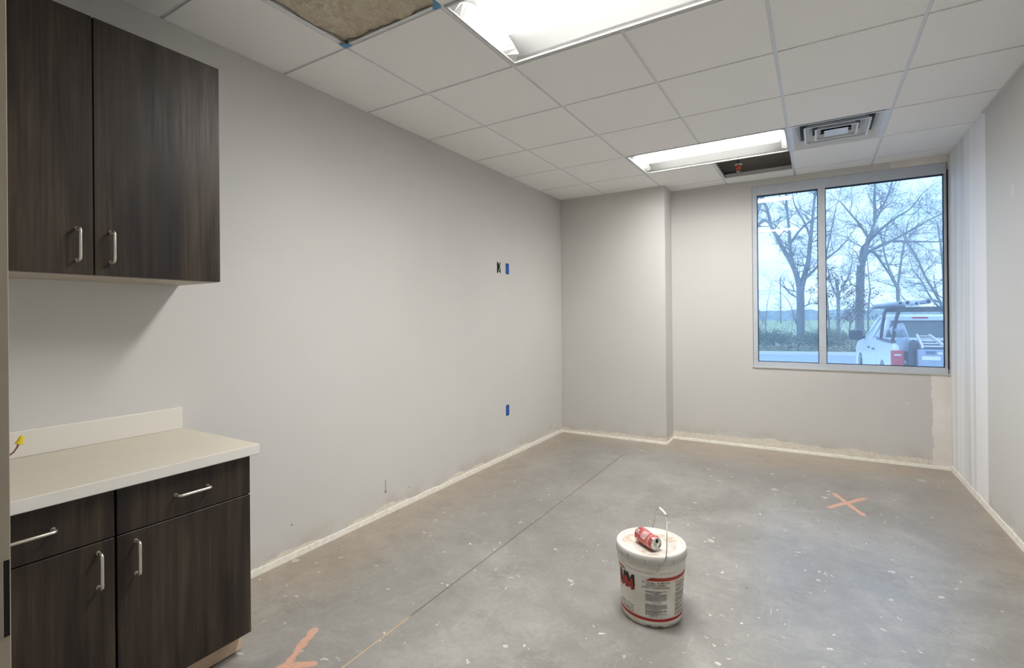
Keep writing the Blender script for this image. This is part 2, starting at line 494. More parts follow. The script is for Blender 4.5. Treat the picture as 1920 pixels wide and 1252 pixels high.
    M.rough(M.math('ADD', M.math('MULTIPLY', n2, 0.25), M.math('MULTIPLY_ADD', w, 0.2, 0.20)))
    M.bump(M.math('ADD', M.math('MULTIPLY', n3, 0.3), M.math('SUBTRACT', M.math('MULTIPLY', w, 0.5), jm)), 0.2, 0.004)
    return M.m
M_FLOOR = floor_mat()

# ------------------------------------------------------------------ room shell
TH = 0.14
bm = nb(); box(bm, (-TH, -3.4, -0.15), (RW + TH, YM + TH, 0)); struct('floor', bm, M_FLOOR)
bm = nb(); box(bm, (-TH, -3.4, ZT), (RW + TH, YM + TH, ZT + 0.2)); struct('ceiling', bm, M_DECK)
bm = nb(); box(bm, (-TH, -3.4, 0), (0, YM + TH, ZT)); struct('wall_left', bm, M_WALL_L)
bm = nb(); box(bm, (RW, -3.4, 0), (RW + TH, YM, ZT)); struct('wall_right', bm, M_WALL_R)
# window wall with its opening
WX0, WX1, WZ0, WZ1 = 1.992, 3.508, 0.822, 2.640
bm = nb()
box(bm, (0, YM, 0), (WX0, YM + TH, ZT)); box(bm, (WX0, YM, 0), (RW + TH, YM + TH, WZ0)); box(bm, (WX0, YM, WZ1), (RW + TH, YM + TH, ZT))
box(bm, (WX1, YM + 0.002, WZ0), (RW + TH, YM + TH, WZ1))
struct('wall_back', bm, M_WALL_B)
bm = nb(); box(bm, (0, YB, 0), (XB, YM, ZT), 0.004); struct('wall_pilaster', bm, M_WALL_P)
# near wall with the doorway the camera looks through
DX0, DX1, DZ = 1.405, 2.72, 2.13
bm = nb()
box(bm, (0, YN - 0.13, 0), (DX0, YN, ZT)); box(bm, (DX1, YN - 0.13, 0), (RW, YN, ZT)); box(bm, (DX0, YN - 0.13, DZ + 0.05), (DX1, YN, ZT))
struct('wall_front', bm, M_WALL_N)
bm = nb(); box(bm, (0, -3.4, 0), (RW, -3.28, ZT)); struct('wall_hallway', bm, M_WALL_N)
bm = nb(); box(bm, (0, -3.28, HC), (RW, YN - 0.13, HC + 0.02)); struct('ceiling_hallway', bm, M_TILE)

# compound skirting: a thin hand-filled fillet along each wall foot
def fillet(name, a, b, nrm, h=0.022, t=0.010, seed=0):
    rnd = random.Random(seed)
    bm = nb(); a = Vector(a); b = Vector(b); n = max(8, int((b - a).length / 0.03)); nv = Vector(nrm)
    rows = []
    for i in range(n + 1):
        p = a.lerp(b, i / n); k = 0.75 + 0.5 * mnoise.noise(Vector((i * 0.23 + seed, seed, 0)))
        hh = h * (0.78 + 0.3 * k); tt = t * (0.92 + 0.16 * rnd.random())
        rows.append([bm.verts.new(p), bm.verts.new(p + nv * tt), bm.verts.new(p + nv * tt * 0.55 + Vector((0, 0, hh * 0.94))), bm.verts.new(p + Vector((0, 0, hh)))])
    for i in range(n):
        for k in range(3):
            f = bm.faces.new((rows[i][k], rows[i][k+1], rows[i+1][k+1], rows[i+1][k])); f.smooth = False
        bm.faces.new((rows[i][3], rows[i][0], rows[i+1][0], rows[i+1][3]))
    bm.faces.new(rows[0]); bm.faces.new(rows[-1])
    return struct(name, bm, M_BASE)
fillet('baseboard_left', (0, -0.55, 0), (0, YB, 0), (1, 0, 0), 0.034, 0.007, 1)
fillet('baseboard_pilaster', (0.0, YB, 0), (XB, YB, 0), (0, -1, 0), 0.022, 0.012, 2)
fillet('baseboard_return', (XB, YB, 0), (XB, YM, 0), (1, 0, 0), 0.022, 0.012, 3)
fillet('baseboard_back', (XB, YM, 0), (RW, YM, 0), (0, -1, 0), 0.024, 0.012, 4)
fillet('baseboard_right', (RW, YN, 0), (RW, YM, 0), (-1, 0, 0), 0.045, 0.007, 5)

# ceiling wall angles
def angle(name, a, b, nrm):
    bm = nb(); a = Vector(a); b = Vector(b); n = Vector(nrm)
    z0 = HC + 0.001
    for off, hh in ((0.020, 0.0015), (0.0015, 0.024)):
        P = [a, b, b + n * off, a + n * off]
        if hh > 0:
            ext(bm, [(p.x, p.y, z0) for p in P], (0, 0, hh))
    return struct(name, bm, M_ANGLE)
angle('trim_1', (0, YN, 0), (0, YB, 0), (1, 0, 0))
angle('trim_2', (0, YB, 0), (XB, YB, 0), (0, -1, 0))
angle('trim_3', (XB, YB, 0), (XB, YM, 0), (1, 0, 0))
angle('trim_4', (XB, YM, 0), (RW, YM, 0), (0, -1, 0))
# the painted length of the right wall carries a deeper grey angle
bm = nb(); box(bm, (RW - 0.022, YN, HC - 0.012), (RW, 2.815, HC + 0.004)); struct('trim_5', bm, M_ANGLE)
bm = nb(); box(bm, (RW - 0.010, 2.815, HC + 0.001), (RW, YM, HC + 0.004)); struct('trim_6', bm, M_ANGLE)

# ------------------------------------------------------------------ ceiling grid
grid = thing('ceiling_grid', 'white T-bar grid carrying the square ceiling tiles', 'ceiling grid', (0, 0, HC))
ZG = HC + 0.005
def region_clip(poly):
    out = []
    for (x0, y0, x1, y1) in ((0.001, YN + 0.001, RW - 0.001, YB - 0.001), (XB + 0.001, YB - 0.001, RW - 0.001, YM - 0.001)):
        q = clip(poly, x0, y0, x1, y1)
        if len(q) >= 3:
            A = 0.5 * abs(sum(q[i][0]*q[(i+1) % len(q)][1] - q[(i+1) % len(q)][0]*q[i][1] for i in range(len(q))))
            if A > 2e-5: out.append(q)
    return out
def strip(p, q, w):
    d = Vector((q[0]-p[0], q[1]-p[1])).normalized(); n = Vector((-d.y, d.x)) * w / 2
    return [(p[0]+n.x, p[1]+n.y), (q[0]+n.x, q[1]+n.y), (q[0]-n.x, q[1]-n.y), (p[0]-n.x, p[1]-n.y)]
def tee(name, p, q, drop=0.0):
    bm = nb(); k = 0
    for poly in region_clip(strip(p, q, 0.024)):
        prism(bm, [(a, b) for a, b in poly], ZG - HC - drop, ZG - HC + 0.0015 - drop); k += 1
    for poly in region_clip(strip(p, q, 0.0025)):
        prism(bm, [(a, b) for a, b in poly], ZG - HC + 0.001 - drop, ZG - HC + 0.038); k += 1
    if k: return obj(name, bm, M_TEE, grid)
    bm.free()
for i in range(1, 6):
    for ja, jb in (((-2.6, 0), (1, 4), (5, 6.6)) if i == 3 else ((-2.6, 6.6),)):
        tee('main_tee', G(i, ja), G(i, jb), 0.0)
for j in range(-2, 7):
    for i in range(0, 6):
        if j == 0 and i == 99: continue
        mid = i in (2, 3)
        if (j == 6 and i == 0): continue
        p, q = G(i, j), G(i + 1, j)
        d = 0.013 / T
        tee('cross_tee', G(i + d, j), G(i + 1 - d, j))

# tiles
names_row = {6: 'cut strip beside the window wall', 5: 'first full row from the window wall', 4: 'second full row from the window wall', 3: 'third full row from the window wall',
             2: 'fourth full row from the window wall', 1: 'fifth full row from the window wall', 0: 'row of the nearer light', -1: 'row just on this side of the nearer light', -2: 'second row on this side of the nearer light', -3: 'cut row over the doorway'}
names_col = {0: 'column along the left wall', 1: 'second column from the left wall', 2: 'third column from the left wall', 3: 'fourth column from the left wall', 4: 'fifth column from the left wall', 5: 'cut column along the right wall'}
skip = {(2, 0), (3, 0), (2, 4), (3, 4), (4, 4), (3, 5), (1, -1)}
for j in range(-3, 7):
    for i in range(0, 6):
        if (i, j) in skip: continue
        g = 0.009 / T
        P = [G(i + g, j + g), G(i + 1 - g, j + g), G(i + 1 - g, j + 1 - g), G(i + g, j + 1 - g)]
        polys = region_clip(P)
        if not polys: continue
        bm = nb()
        for q in polys:
            cx = sum(a for a, b in q) / len(q); cy = sum(b for a, b in q) / len(q)
            prism(bm, [(a, b) for a, b in q], 0.0, 0.018)
        o = obj('ceiling_tile', bm, M_TILE)
        o.location = (0, 0, HC - 0.0015)
        tag(o, 'white ceiling tile, %s, %s' % (names_col[i], names_row[j]), 'ceiling tile', 'ceiling tiles')

def cell(i, j, nx=1, ny=1):
    a = G(i, j); c = G(i + nx, j + ny)
    return ((a[0] + c[0]) / 2, (a[1] + c[1]) / 2)

# ------------------------------------------------------------------ troffer lights (2x4, basket lens in the middle)
def troffer(i, j, label, lens=None):
    cx, cy = cell(i, j, 2, 1)
    t = thing('ceiling_light', label, 'ceiling light', (cx, cy, HC), -SK, 'recessed ceiling lights')
    L, Wd = 2 * T - 0.020, T - 0.020
    hl, hw = L / 2, Wd / 2
    bm = nb()   # frame lip
    lip = 0.012
    for (a, b) in (((-hl, -hw), (hl, -hw + lip)), ((-hl, hw - lip), (hl, hw)), ((-hl, -hw + lip), (-hl + lip, hw - lip)), ((hl - lip, -hw + lip), (hl, hw - lip))):
        box(bm, (a[0], a[1], -0.002), (b[0], b[1], 0.010))
    obj('frame', bm, M_REFL, t)
    lw = 0.115
    il = hl - lip; iw = hw - lip
    zt = 0.078
    # two curved reflector wings, each a shallow concave sheet
    for sgn in (-1, 1):
        bm = nb(); rows = []
        for k in range(11):
            u = k / 10.0
            yv = sgn * (iw + (lw - iw) * u); zv = 0.006 + (zt - 0.012) * math.sin(u * math.pi / 2)
            rows.append((bm.verts.new((-il, yv, zv)), bm.verts.new((il, yv, zv)), bm.verts.new((il, yv, zv + 0.002)), bm.verts.new((-il, yv, zv + 0.002))))
        for k in range(10):
            a, b = rows[k], rows[k+1]
            for q in range(4):
                f = bm.faces.new((a[q], a[(q+1) % 4], b[(q+1) % 4], b[q])); f.smooth = q in (0, 2)
        bm.faces.new(rows[0]); bm.faces.new(rows[-1])
        obj('reflector', bm, M_REFL, t)
    # end plates, sloped, with curved lower line
    for sgn in (-1, 1):
        bm = nb()
        xo = sgn * il; xi = sgn * (il - 0.045)
        prof_o = [(-iw, 0.004), (iw, 0.004)]
        prof_i = [(-iw + 0.0, 0.004)] + [(-iw + (iw - lw) * k / 6.0, 0.006 + (zt - 0.012) * math.sin(k / 6.0 * math.pi / 2)) for k in range(1, 7)]
        prof_i += [(-a, b) for a, b in reversed(prof_i)]
        n = len(prof_i)
        vo = [bm.verts.new((xo, -iw + 2 * iw * k / (n - 1), 0.004)) for k in range(n)]
        vi = [bm.verts.new((xi if 0 < k < n - 1 else xo - sgn * 0.001, prof_i[k][0], prof_i[k][1])) for k in range(n)]
        vt = [bm.verts.new((xo, -iw + 2 * iw * k / (n - 1), zt + 0.004)) for k in range(n)]
        for k in range(n - 1):
            bm.faces.new((vo[k], vo[k+1], vi[k+1], vi[k])); bm.faces.new((vi[k], vi[k+1], vt[k+1], vt[k])); bm.faces.new((vo[k+1], vo[k], vt[k], vt[k+1]))
        obj('end_plate', bm, M_REFL, t)
    # lens: convex basket
    bm = nb(); rows = []
    x0 = il - 0.047
    for k in range(13):
        a = math.pi * k / 12.0
        yv = -lw * math.cos(a); zv = zt - 0.010 - 0.055 * math.sin(a)
        rows.append((bm.verts.new((-x0, yv, zv)), bm.verts.new((x0, yv, zv))))
    for k in range(12):
        f = bm.faces.new((rows[k][0], rows[k][1], rows[k+1][1], rows[k+1][0])); f.smooth = True
    bm.faces.new([r[0] for r in rows]); bm.faces.new([r[1] for r in reversed(rows)])
    bm.faces.new((rows[0][0], rows[12][0], rows[12][1], rows[0][1]))
    obj('lens', bm, lens or M_LENS, t)
    bm = nb()
    zc = zt + 0.006
    box(bm, (-hl + 0.003, -hw + 0.003, zc), (hl - 0.003, hw - 0.003, zc + 0.03))
    for (a, b) in (((-hl, -hw), (hl, -hw + .002)), ((-hl, hw - .002), (hl, hw)), ((-hl, -hw), (-hl + .002, hw)), ((hl - .002, -hw), (hl, hw))):
        box(bm, (a[0], a[1], 0.010), (b[0], b[1], zc))
    obj('housing', bm, M_TEE, t)
    return t
troffer(2, 0, 'lit recessed ceiling light nearest the camera, cut off by the top edge')
troffer(2, 4, 'lit recessed ceiling light in front of the window, beside the air diffuser', M_LENS2)

# ------------------------------------------------------------------ air diffuser
cx, cy = cell(4, 4)
dif = thing('air_diffuser', 'square white louvred air diffuser in the ceiling near the window', 'air vent', (cx, cy, HC), -SK)
h = T / 2 - 0.012
def sqring(bm, r0, z0, r1, z1, th=0.0015):
    """square funnel between half-size r0 at z0 and r1 at z1"""
    A = [(-r0, -r0), (r0, -r0), (r0, r0), (-r0, r0)]; B = [(-r1, -r1), (r1, -r1), (r1, r1), (-r1, r1)]
    lo = [bm.verts.new((x, y, z0)) for x, y in A]; hi = [bm.verts.new((x, y, z1)) for x, y in B]
    lo2 = [bm.verts.new((x * (1 - th / r0), y * (1 - th / r0), z0 + th)) for x, y in A]; hi2 = [bm.verts.new((x * (1 - th / r1), y * (1 - th / r1), z1 + th)) for x, y in B]
    for k in range(4):
        q = (k + 1) % 4
        bm.faces.new((lo[k], lo[q], hi[q], hi[k])); bm.faces.new((lo2[q], lo2[k], hi2[k], hi2[q]))
        bm.faces.new((lo[q], lo[k], lo2[k], lo2[q])); bm.faces.new((hi[k], hi[q], hi2[q], hi2[k]))
bm = nb(); sqring(bm, h, 0.0, h - 0.014, 0.0); sqring(bm, h - 0.014, 0.0, h - 0.060, 0.045); obj('outer_cone', bm, M_DIFF, dif)
bm = nb(); sqring(bm, 0.205, 0.0, 0.192, 0.0); sqring(bm, 0.205, 0.0, 0.150, 0.052); sqring(bm, 0.192, 0.0, 0.188, 0.020); obj('louvre', bm, M_DIFF, dif)
bm = nb(); sqring(bm, 0.135, -0.002, 0.122, -0.002); sqring(bm, 0.135, -0.002, 0.098, 0.036); sqring(bm, 0.122, -0.002, 0.118, 0.016); obj('louvre', bm, M_DIFF, dif)
bm = nb()
ap = bm.verts.new((0, 0, 0.030)); vs = [bm.verts.new(p) for p in ((-0.075, -0.075, 0.0), (0.075, -0.075, 0.0), (0.075, 0.075, 0.0), (-0.075, 0.075, 0.0))]
for k in range(4): bm.faces.new((vs[k], vs[(k+1) % 4], ap))
bm.faces.new(list(reversed(vs)))
obj('centre_cone', bm, M_DIFF, dif)
bm = nb()
bm.free()
for a in range(4):
    an = a * math.pi / 2 + math.pi / 4
    d = Vector((math.cos(an), math.sin(an), 0)); bm = nb()
    tube(bm, [d * 0.085 + Vector((0, 0, 0.022)), d * 0.30 + Vector((0, 0, 0.072))], 0.004, 6)
    obj('support_arm', bm, M_DARKM, dif)
bm = nb(); lathe(bm, [(0.128, 0.050), (0.145, 0.050), (0.145, 0.30), (0.128, 0.30)], 40, closed=True); 
obj('duct_collar', bm, M_DARKM, dif)
bm = nb()
sqring(bm, h - 0.060, 0.046, 0.150, 0.100); 
obj('neck', bm, simple('shade-darkened boot', lin(92, 96, 100), 0.5, 0.2), dif)  # grey darkened so the colour holds the shade behind the louvres
bm = nb(); lathe(bm, [(0.148, 0.12), (0.152, 0.12), (0.152, 0.405), (0.148, 0.405)], 40, closed=True); obj('duct', bm, M_DUCTG, dif)
bm = nb(); lathe(bm, [(0.0, 0.20), (0.12, 0.20), (0.12, 0.203), (0.0, 0.203)], 40); obj('damper', bm, M_DARKM, dif)

# ------------------------------------------------------------------ open cells: insulation batt, sprinkler, duct above
cx, cy = cell(1, -1)
bm = nb(); n = 64; hw = T / 2 - 0.004
V = [[None] * (n + 1) for _ in range(n + 1)]
for a in range(n + 1):
    for b in range(n + 1):
        x = -hw + 2 * hw * a / n; y = -hw + 2 * hw * b / n
        p = Vector((x * 5, y * 5, 1.7))
        z = 0.016 + 0.016 * mnoise.noise(p) + 0.012 * mnoise.noise(p * 3.1) + 0.008 * mnoise.noise(p * 9)
        V[a][b] = bm.verts.new((x, y, max(z, 0.009)))
for a in range(n):
    for b in range(n):
        f = bm.faces.new((V[a][b], V[a+1][b], V[a+1][b+1], V[a][b+1])); f.smooth = True
r = bmesh.ops.extrude_face_region(bm, geom=bm.faces[:])
for v in [e for e in r['geom'] if isinstance(e, bmesh.types.BMVert)]: v.co.z = 0.17
Mi = Mat('brown mineral fibre batt', lin(150, 128, 98), 0.95, 0, 0.05)
a1 = Mi.noise(1.0, 6, 0.75, Mi.map(scale=(70, 22, 30), rot=(0, 0, 0.7)), dist=2.5); a2 = Mi.noise(9, 5, 0.7, dist=1.0)
Mi.color(Mi.ramp(Mi.math('ADD', Mi.math('MULTIPLY', a1, 0.6), Mi.math('MULTIPLY', a2, 0.4)), [(0.3, lin(166, 152, 130)), (0.48, lin(212, 199, 176)), (0.66, lin(246, 238, 222))]))
Mi.bump(a1, 0.6, 0.012)
o = obj('insulation_batt', bm, Mi.m); o.location = (cx, cy, HC)
tag(o, 'brown fibrous insulation batt showing through the open ceiling cell above the cabinets', 'insulation')

def tape(cx, cy, pts, label):
    bm = nb()
    prism(bm, [(a * 0.72, b * 0.72) for a, b in pts], -0.0010, 0.0)
    for k in range(len(pts)):
        pass
    o = obj('masking_tape', bm, M_TAPE); o.location = (cx, cy, HC - 0.0015 )
    tag(o, label, 'tape')
a = G(1, 0); b = G(2, 0)
tape(a[0], a[1], [(-0.014, -0.045), (0.010, -0.050), (0.045, -0.018), (0.05, 0.006), (-0.002, 0.010), (-0.016, 0.0)], 'scrap of blue tape at the grid corner of the open cell nearest the left wall')
tape(b[0], b[1], [(-0.055, -0.012), (-0.02, -0.045), (0.004, -0.085), (0.010, -0.005), (-0.01, 0.008), (-0.05, 0.006)], 'scrap of blue tape at the grid corner of the open cell beside the nearer light')

# sprinkler drop in the open cell near the window
sp = thing('fire_sprinkler', 'sprinkler drop with orange cap hanging in the open ceiling cell', 'sprinkler', (1.930, 3.345, HC))
bm = nb(); tube(bm, [(0, 0, 0.545), (0, 0, 0.055)], 0.010, 12); lathe(bm, [(0.016, 0.048), (0.018, 0.056), (0.018, 0.068), (0.011, 0.074)], 16); obj('drop_pipe', bm, M_DUCTG, sp)
bm = nb(); lathe(bm, [(0.030, 0.036), (0.032, 0.040), (0.030, 0.046), (0.012, 0.049)], 20); obj('escutcheon', bm, M_DIFF, sp)
bm = nb(); lathe(bm, [(0.010, -0.012), (0.019, -0.006), (0.021, 0.018), (0.016, 0.036)], 16); obj('cap', bm, M_ORANGE, sp)
bm = nb(); lathe(bm, [(0.003, -0.030), (0.017, -0.026), (0.017, -0.023), (0.004, -0.012)], 12, fn=lambda r, z, a: (r * (1 + 0.25 * math.cos(6 * a)), z)); obj('deflector', bm, M_NICKEL, sp)
bm = nb(); tube(bm, [(0.05, 3.86 - 0.30, HC + 0.26), (RW - 0.05, 3.86 - 0.235, HC + 0.26)], 0.012, 8)
M_COND = simple('galvanised conduit', lin(190, 190, 188), 0.4, 0.5)
bm.free(); bm = nb(); tube(bm, [(XB + 0.03, 3.74, HC + 0.075), (RW - 0.03, 3.74, HC + 0.075)], 0.009, 8)
tag(obj('conduit', bm, M_COND), 'thin steel conduit crossing the open ceiling cell by the window wall', 'conduit')

# ------------------------------------------------------------------ window
win = thing('window_1', None, None, (0, 0, 0)); win['kind'] = 'structure'
YG = YM + 0.045        # glass plane
FY0, FY1 = YM + 0.012, YM + 0.085
def wpart(name, a, b, mat=M_FRAMEA, bev=0.002):
    bm = nb(); box(bm, a, b, bev); return obj(name, bm, mat, win)
wpart('jamb', (WX0 + 0.001, FY0, WZ0), (2.036, FY1, WZ1))
wpart('mullion', (2.560, FY0, 0.872), (2.620, FY1, 2.545))
wpart('jamb', (3.484, FY0 + 0.006, 0.872), (3.502, FY1, 2.545))
wpart('head', (2.036, FY0, 2.545), (3.502, FY1, WZ1))
wpart('sill', (2.036, FY0, WZ0), (3.502, FY1, 0.872))
wpart('sill_ledge', (WX0 - 0.008, YM - 0.010, WZ0 - 0.012), (RW - 0.002, YM + 0.02, WZ0 + 0.001), M_REFL)
def gasket(x0, x1, z0, z1):
    bm = nb(); g = 0.006; y0, y1 = YG - 0.016, YG + 0.006
    box(bm, (x0, y0, z0), (x0 + g, y1, z1)); box(bm, (x1 - g, y0, z0), (x1, y1, z1)); box(bm, (x0 + g, y0, z0), (x1 - g, y1, z0 + g)); box(bm, (x0 + g, y0, z1 - 0.012), (x1 - g, y1, z1))
    obj('gasket', bm, M_GASK, win)
def glass_mat():
    m = bpy.data.materials.new('window glass'); m.use_nodes = True; n, l = m.node_tree.nodes, m.node_tree.links; n.clear()
    o = n.new('ShaderNodeOutputMaterial'); mx = n.new('ShaderNodeMixShader'); tr = n.new('ShaderNodeBsdfTransparent'); gl = n.new('ShaderNodeBsdfGlossy'); fr = n.new('ShaderNodeFresnel')
    tr.inputs[0].default_value = (0.86, 0.94, 1.0, 1); gl.inputs[1].default_value = 0.0; fr.inputs[0].default_value = 1.6
    du = n.new('ShaderNodeBsdfTranslucent'); du.inputs[0].default_value = (0.8, 0.9, 1.0, 1); m2 = n.new('ShaderNodeMixShader'); m2.inputs[0].default_value = 0.10
    l.new(tr.outputs[0], m2.inputs[1]); l.new(du.outputs[0], m2.inputs[2])
    l.new(fr.outputs[0], mx.inputs[0]); l.new(m2.outputs[0], mx.inputs[1]); l.new(gl.outputs[0], mx.inputs[2]); l.new(mx.outputs[0], o.inputs[0])
    return m
M_GLASS = glass_mat()
for (x0, x1) in ((2.036, 2.560), (2.620, 3.484)):
    gasket(x0, x1, 0.872, 2.545)
    bm = nb(); box(bm, (x0 + 0.003, YG - 0.002, 0.875), (x1 - 0.003, YG + 0.002, 2.542)); obj('pane', bm, M_GLASS, win)
bm = nb(); box(bm, (3.5035, YM + 0.0005, 0.86), (3.5085, YM + 0.09, 2.575)); obj('frame_gap', bm, M_BLACK, win)  # solid black strip standing in for the shade in the gap
bm = nb(); box(bm, (3.509, YM - 0.004, 0.83), (3.5145, YM + 0.001, 2.60)); obj('corner_bead', bm, M_REFL, win)

# ------------------------------------------------------------------ door frame at the camera (left jamb is in the picture)
dr = thing('door_1', None, None, (0, 0, 0)); dr['kind'] = 'structure'
bm = nb()
JX = 1.46
box(bm, (DX0, YN - 0.142, 0), (JX, YN + 0.012, DZ), 0.001)
obj('door_jamb', bm, M_DOORMET, dr)
bm = nb(); box(bm, (DX0 - 0.04, YN + 0.0005, 0), (DX0, YN + 0.012, DZ + 0.09), 0.002); obj('door_casing', bm, M_DOORMET, dr)
bm = nb(); box(bm, (DX1 - 0.03, YN - 0.142, 0), (DX1, YN + 0.012, DZ), 0.002); box(bm, (DX1, YN + 0.0005, 0), (DX1 + 0.04, YN + 0.012, DZ + 0.09), 0.002); obj('door_jamb', bm, M_DOORMET, dr)
bm = nb(); box(bm, (DX0, YN - 0.142, DZ), (DX1, YN + 0.012, DZ + 0.05), 0.002); obj('door_head', bm, M_DOORMET, dr)
# strike pocket: a black strip carries the recess's shade in its colour
bm = nb(); box(bm, (JX - 0.002, YN + 0.004, 0.868), (JX + 0.0012, YN + 0.0105, 0.982)); obj('strike_pocket', bm, M_BLACK, dr)
bm = nb(); box(bm, (JX, YN - 0.030, 0.868), (JX + 0.002, YN + 0.0035, 0.982), 0.0006); obj('strike_plate', bm, simple('dull strike plate', lin(176, 168, 150), 0.4, 0.3), dr)

# ------------------------------------------------------------------ cabinets
def pull(parent, p, d, out=(1, 0, 0), L=0.108, so=0.030, r=0.0048):
    """bar pull centred at p, running along d"""
    p = Vector(p); d = Vector(d); o = Vector(out); h = L / 2; bm = nb(); c = 0.010
    pts = [p - d * h, p - d * h + o * (so - c)]
    for k in range(1, 5):
        a = k / 4 * math.pi / 2
        pts.append(p - d * h + o * (so - c) + (o * math.sin(a) + d * (1 - math.cos(a))) * c)
    for k in range(0, 5):
        a = k / 4 * math.pi / 2
        pts.append(p + d * h + o * (so - c) + (o * math.cos(a) + d * (math.sin(a) - 1)) * c)
    pts.append(p + d * h)
    tube(bm, pts, r, 12)
    for s in (-1, 1):
        tube(bm, [p + d * h * s, p + d * h * s + o * 0.002], 0.0062, 12)
    return obj('handle', bm, M_NICKEL, parent)

def panel(name, parent, a, b):
    bm = nb(); box(bm, a, b, 0.0012, 1)
    return obj(name, bm, M_WOOD, parent)

XF = 0.570
def base_cab(y0, y1, label, door_handle_y, dhy):
    t = thing('base_cabinet', label, 'cabinet', (0, (y0 + y1) / 2, 0), 0, 'base cabinets')
    ym = (y0 + y1) / 2; hw = (y1 - y0) / 2
    def L(v): return v - ym
    bm = nb()
    zb, zt = 0.095, 0.803
    x1 = XF - 0.019
    box(bm, (0.002, L(y0) + 0.0005, zb), (x1, L(y0) + 0.018, zt)); box(bm, (0.002, L(y1) - 0.018, zb), (x1, L(y1) - 0.0005, zt))
    box(bm, (0.002, L(y0) + 0.018, zb), (x1, L(y1) - 0.018, zb + 0.018)); box(bm, (0.002, L(y0) + 0.018, zb + 0.018), (0.014, L(y1) - 0.018, zt)); box(bm, (x1 - 0.08, L(y0) + 0.018, zt - 0.018), (x1, L(y1) - 0.018, zt))
    box(bm, (x1 - 0.019, L(y0) + 0.018, 0.63), (x1, L(y1) - 0.018, 0.66))
    obj('carcass', bm, M_WOODEDGE, t)
    g = 0.0025
    d = panel('door', t, (x1 + 0.001, L(y0) + g, zb - 0.002), (XF, L(y1) - g, 0.6425))
    pull(d, (XF, L(door_handle_y), 0.556), (0, 0, 1))
    w = panel('drawer', t, (x1 + 0.001, L(y0) + g, 0.6465), (XF, L(y1) - g, 0.800))
    pull(w, (XF, L(dhy), 0.724), (0, 1, 0))
    bm = nb(); box(bm, (0.02, L(y0) + 0.001, 0.004), (0.505, L(y1) - 0.020, zb)); box(bm, (0.44, L(y1) - 0.020, 0.004), (0.505, L(y1) - 0.004, zb)); obj('toe_kick', bm, M_PINE, t)
    bm = nb(); box(bm, (0.03, L(y0) + 0.001, 0.0), (0.500, L(y1) - 0.02, 0.004)); obj('toe_gap_shade', bm, M_BLACK, t)  # thin black slab painted in as the shaded gap under the toe kick
    return t
base_cab(-0.998, -0.548, 'dark walnut base cabinet with drawer and door, at the open end of the counter', -0.944, -0.768)
base_cab(-1.448, -1.000, 'dark walnut base cabinet beside the door frame, its drawer handle cut off', -1.046, -1.208)

# countertop and backsplash
ct = thing('countertop', 'cream and white quartz countertop on the dark base cabinets', 'countertop', (0, 0, 0.804))
bm = nb(); box(bm, (0.0015, -1.455, 0.0), (0.604, -0.529, 0.040), 0.003)
o = obj('slab', bm, [M_QUARTZ, M_TOP], ct)
for p in o.data.polygons:
    if p.normal.z > 0.7: p.material_index = 1
bm = nb(); box(bm, (0.0015, -1.455, 0.0402), (0.021, -0.537, 0.137), 0.002); obj('backsplash', bm, M_QUARTZ, ct)

# upper cabinet
uc = thing('wall_cabinet', 'dark walnut two-door wall cabinet hung above the counter', 'cabinet', (0, -0.97, 1.5))
UX = 0.350; uy0, uy1 = -1.455 + 0.97, -0.540 + 0.97
bm = nb()
ux = UX - 0.020
box(bm, (0.0015, uy0, 0.012), (ux, uy0 + 0.018, 0.905)); box(bm, (0.0015, uy1 - 0.018, 0.012), (ux, uy1, 0.905)); box(bm, (0.0015, uy0 + 0.018, 0.887), (ux, uy1 - 0.018, 0.905)); box(bm, (0.0015, uy0 + 0.018, 0.020), (0.012, uy1 - 0.018, 0.887)); box(bm, (0.012, -0.009, 0.02), (ux, 0.009, 0.887))
obj('carcass', bm, M_WOODEDGE, uc)
bm = nb(); box(bm, (0.0015, uy0, 0.0), (ux, uy1, 0.012)); box(bm, (0.012, uy0 + 0.018, 0.012), (ux, uy1 - 0.018, 0.02)); obj('bottom_panel', bm, M_UNDER, uc)
for (a, b, hy) in ((uy0 + 0.002, -0.0065, -0.052), (-0.0025, uy1 - 0.001, 0.045)):
    d = panel('door', uc, (ux + 0.001, a, 0.002), (UX, b, 0.907))
    pull(d, (UX, hy, 0.104), (0, 0, 1))

# wires with wire nut in front of the backsplash
wn_ = thing('wire_nut', 'yellow twist-on wire connector on pinkish wires above the counter', 'wire connector', (0.078, -1.103, 0.905))
ax = Vector((0.10, 0.30, 0.95)).normalized()
def oriented(bm_src, loc, axis):
    q = Vector((0, 0, 1)).rotation_difference(axis)
    return Matrix.Translation(loc) @ q.to_matrix().to_4x4()
t_ = nb(); lathe(t_, [(0.0085, 0.0), (0.0115, 0.0), (0.0118, 0.003), (0.0098, 0.006), (0.0088, 0.012), (0.0062, 0.028), (0.0045, 0.029), (0.0, 0.029)], 24, fn=lambda r, z, a: (r * (1 + (0.10 * math.cos(9 * a) if 0.007 < z < 0.0285 else 0)), z))
bm = nb(); merge(bm, t_, oriented(None, Vector((0, 0, 0)), ax)); obj('cap', bm, simple('yellow plastic', lin(232, 206, 40), 0.4, var=0.04), wn_)
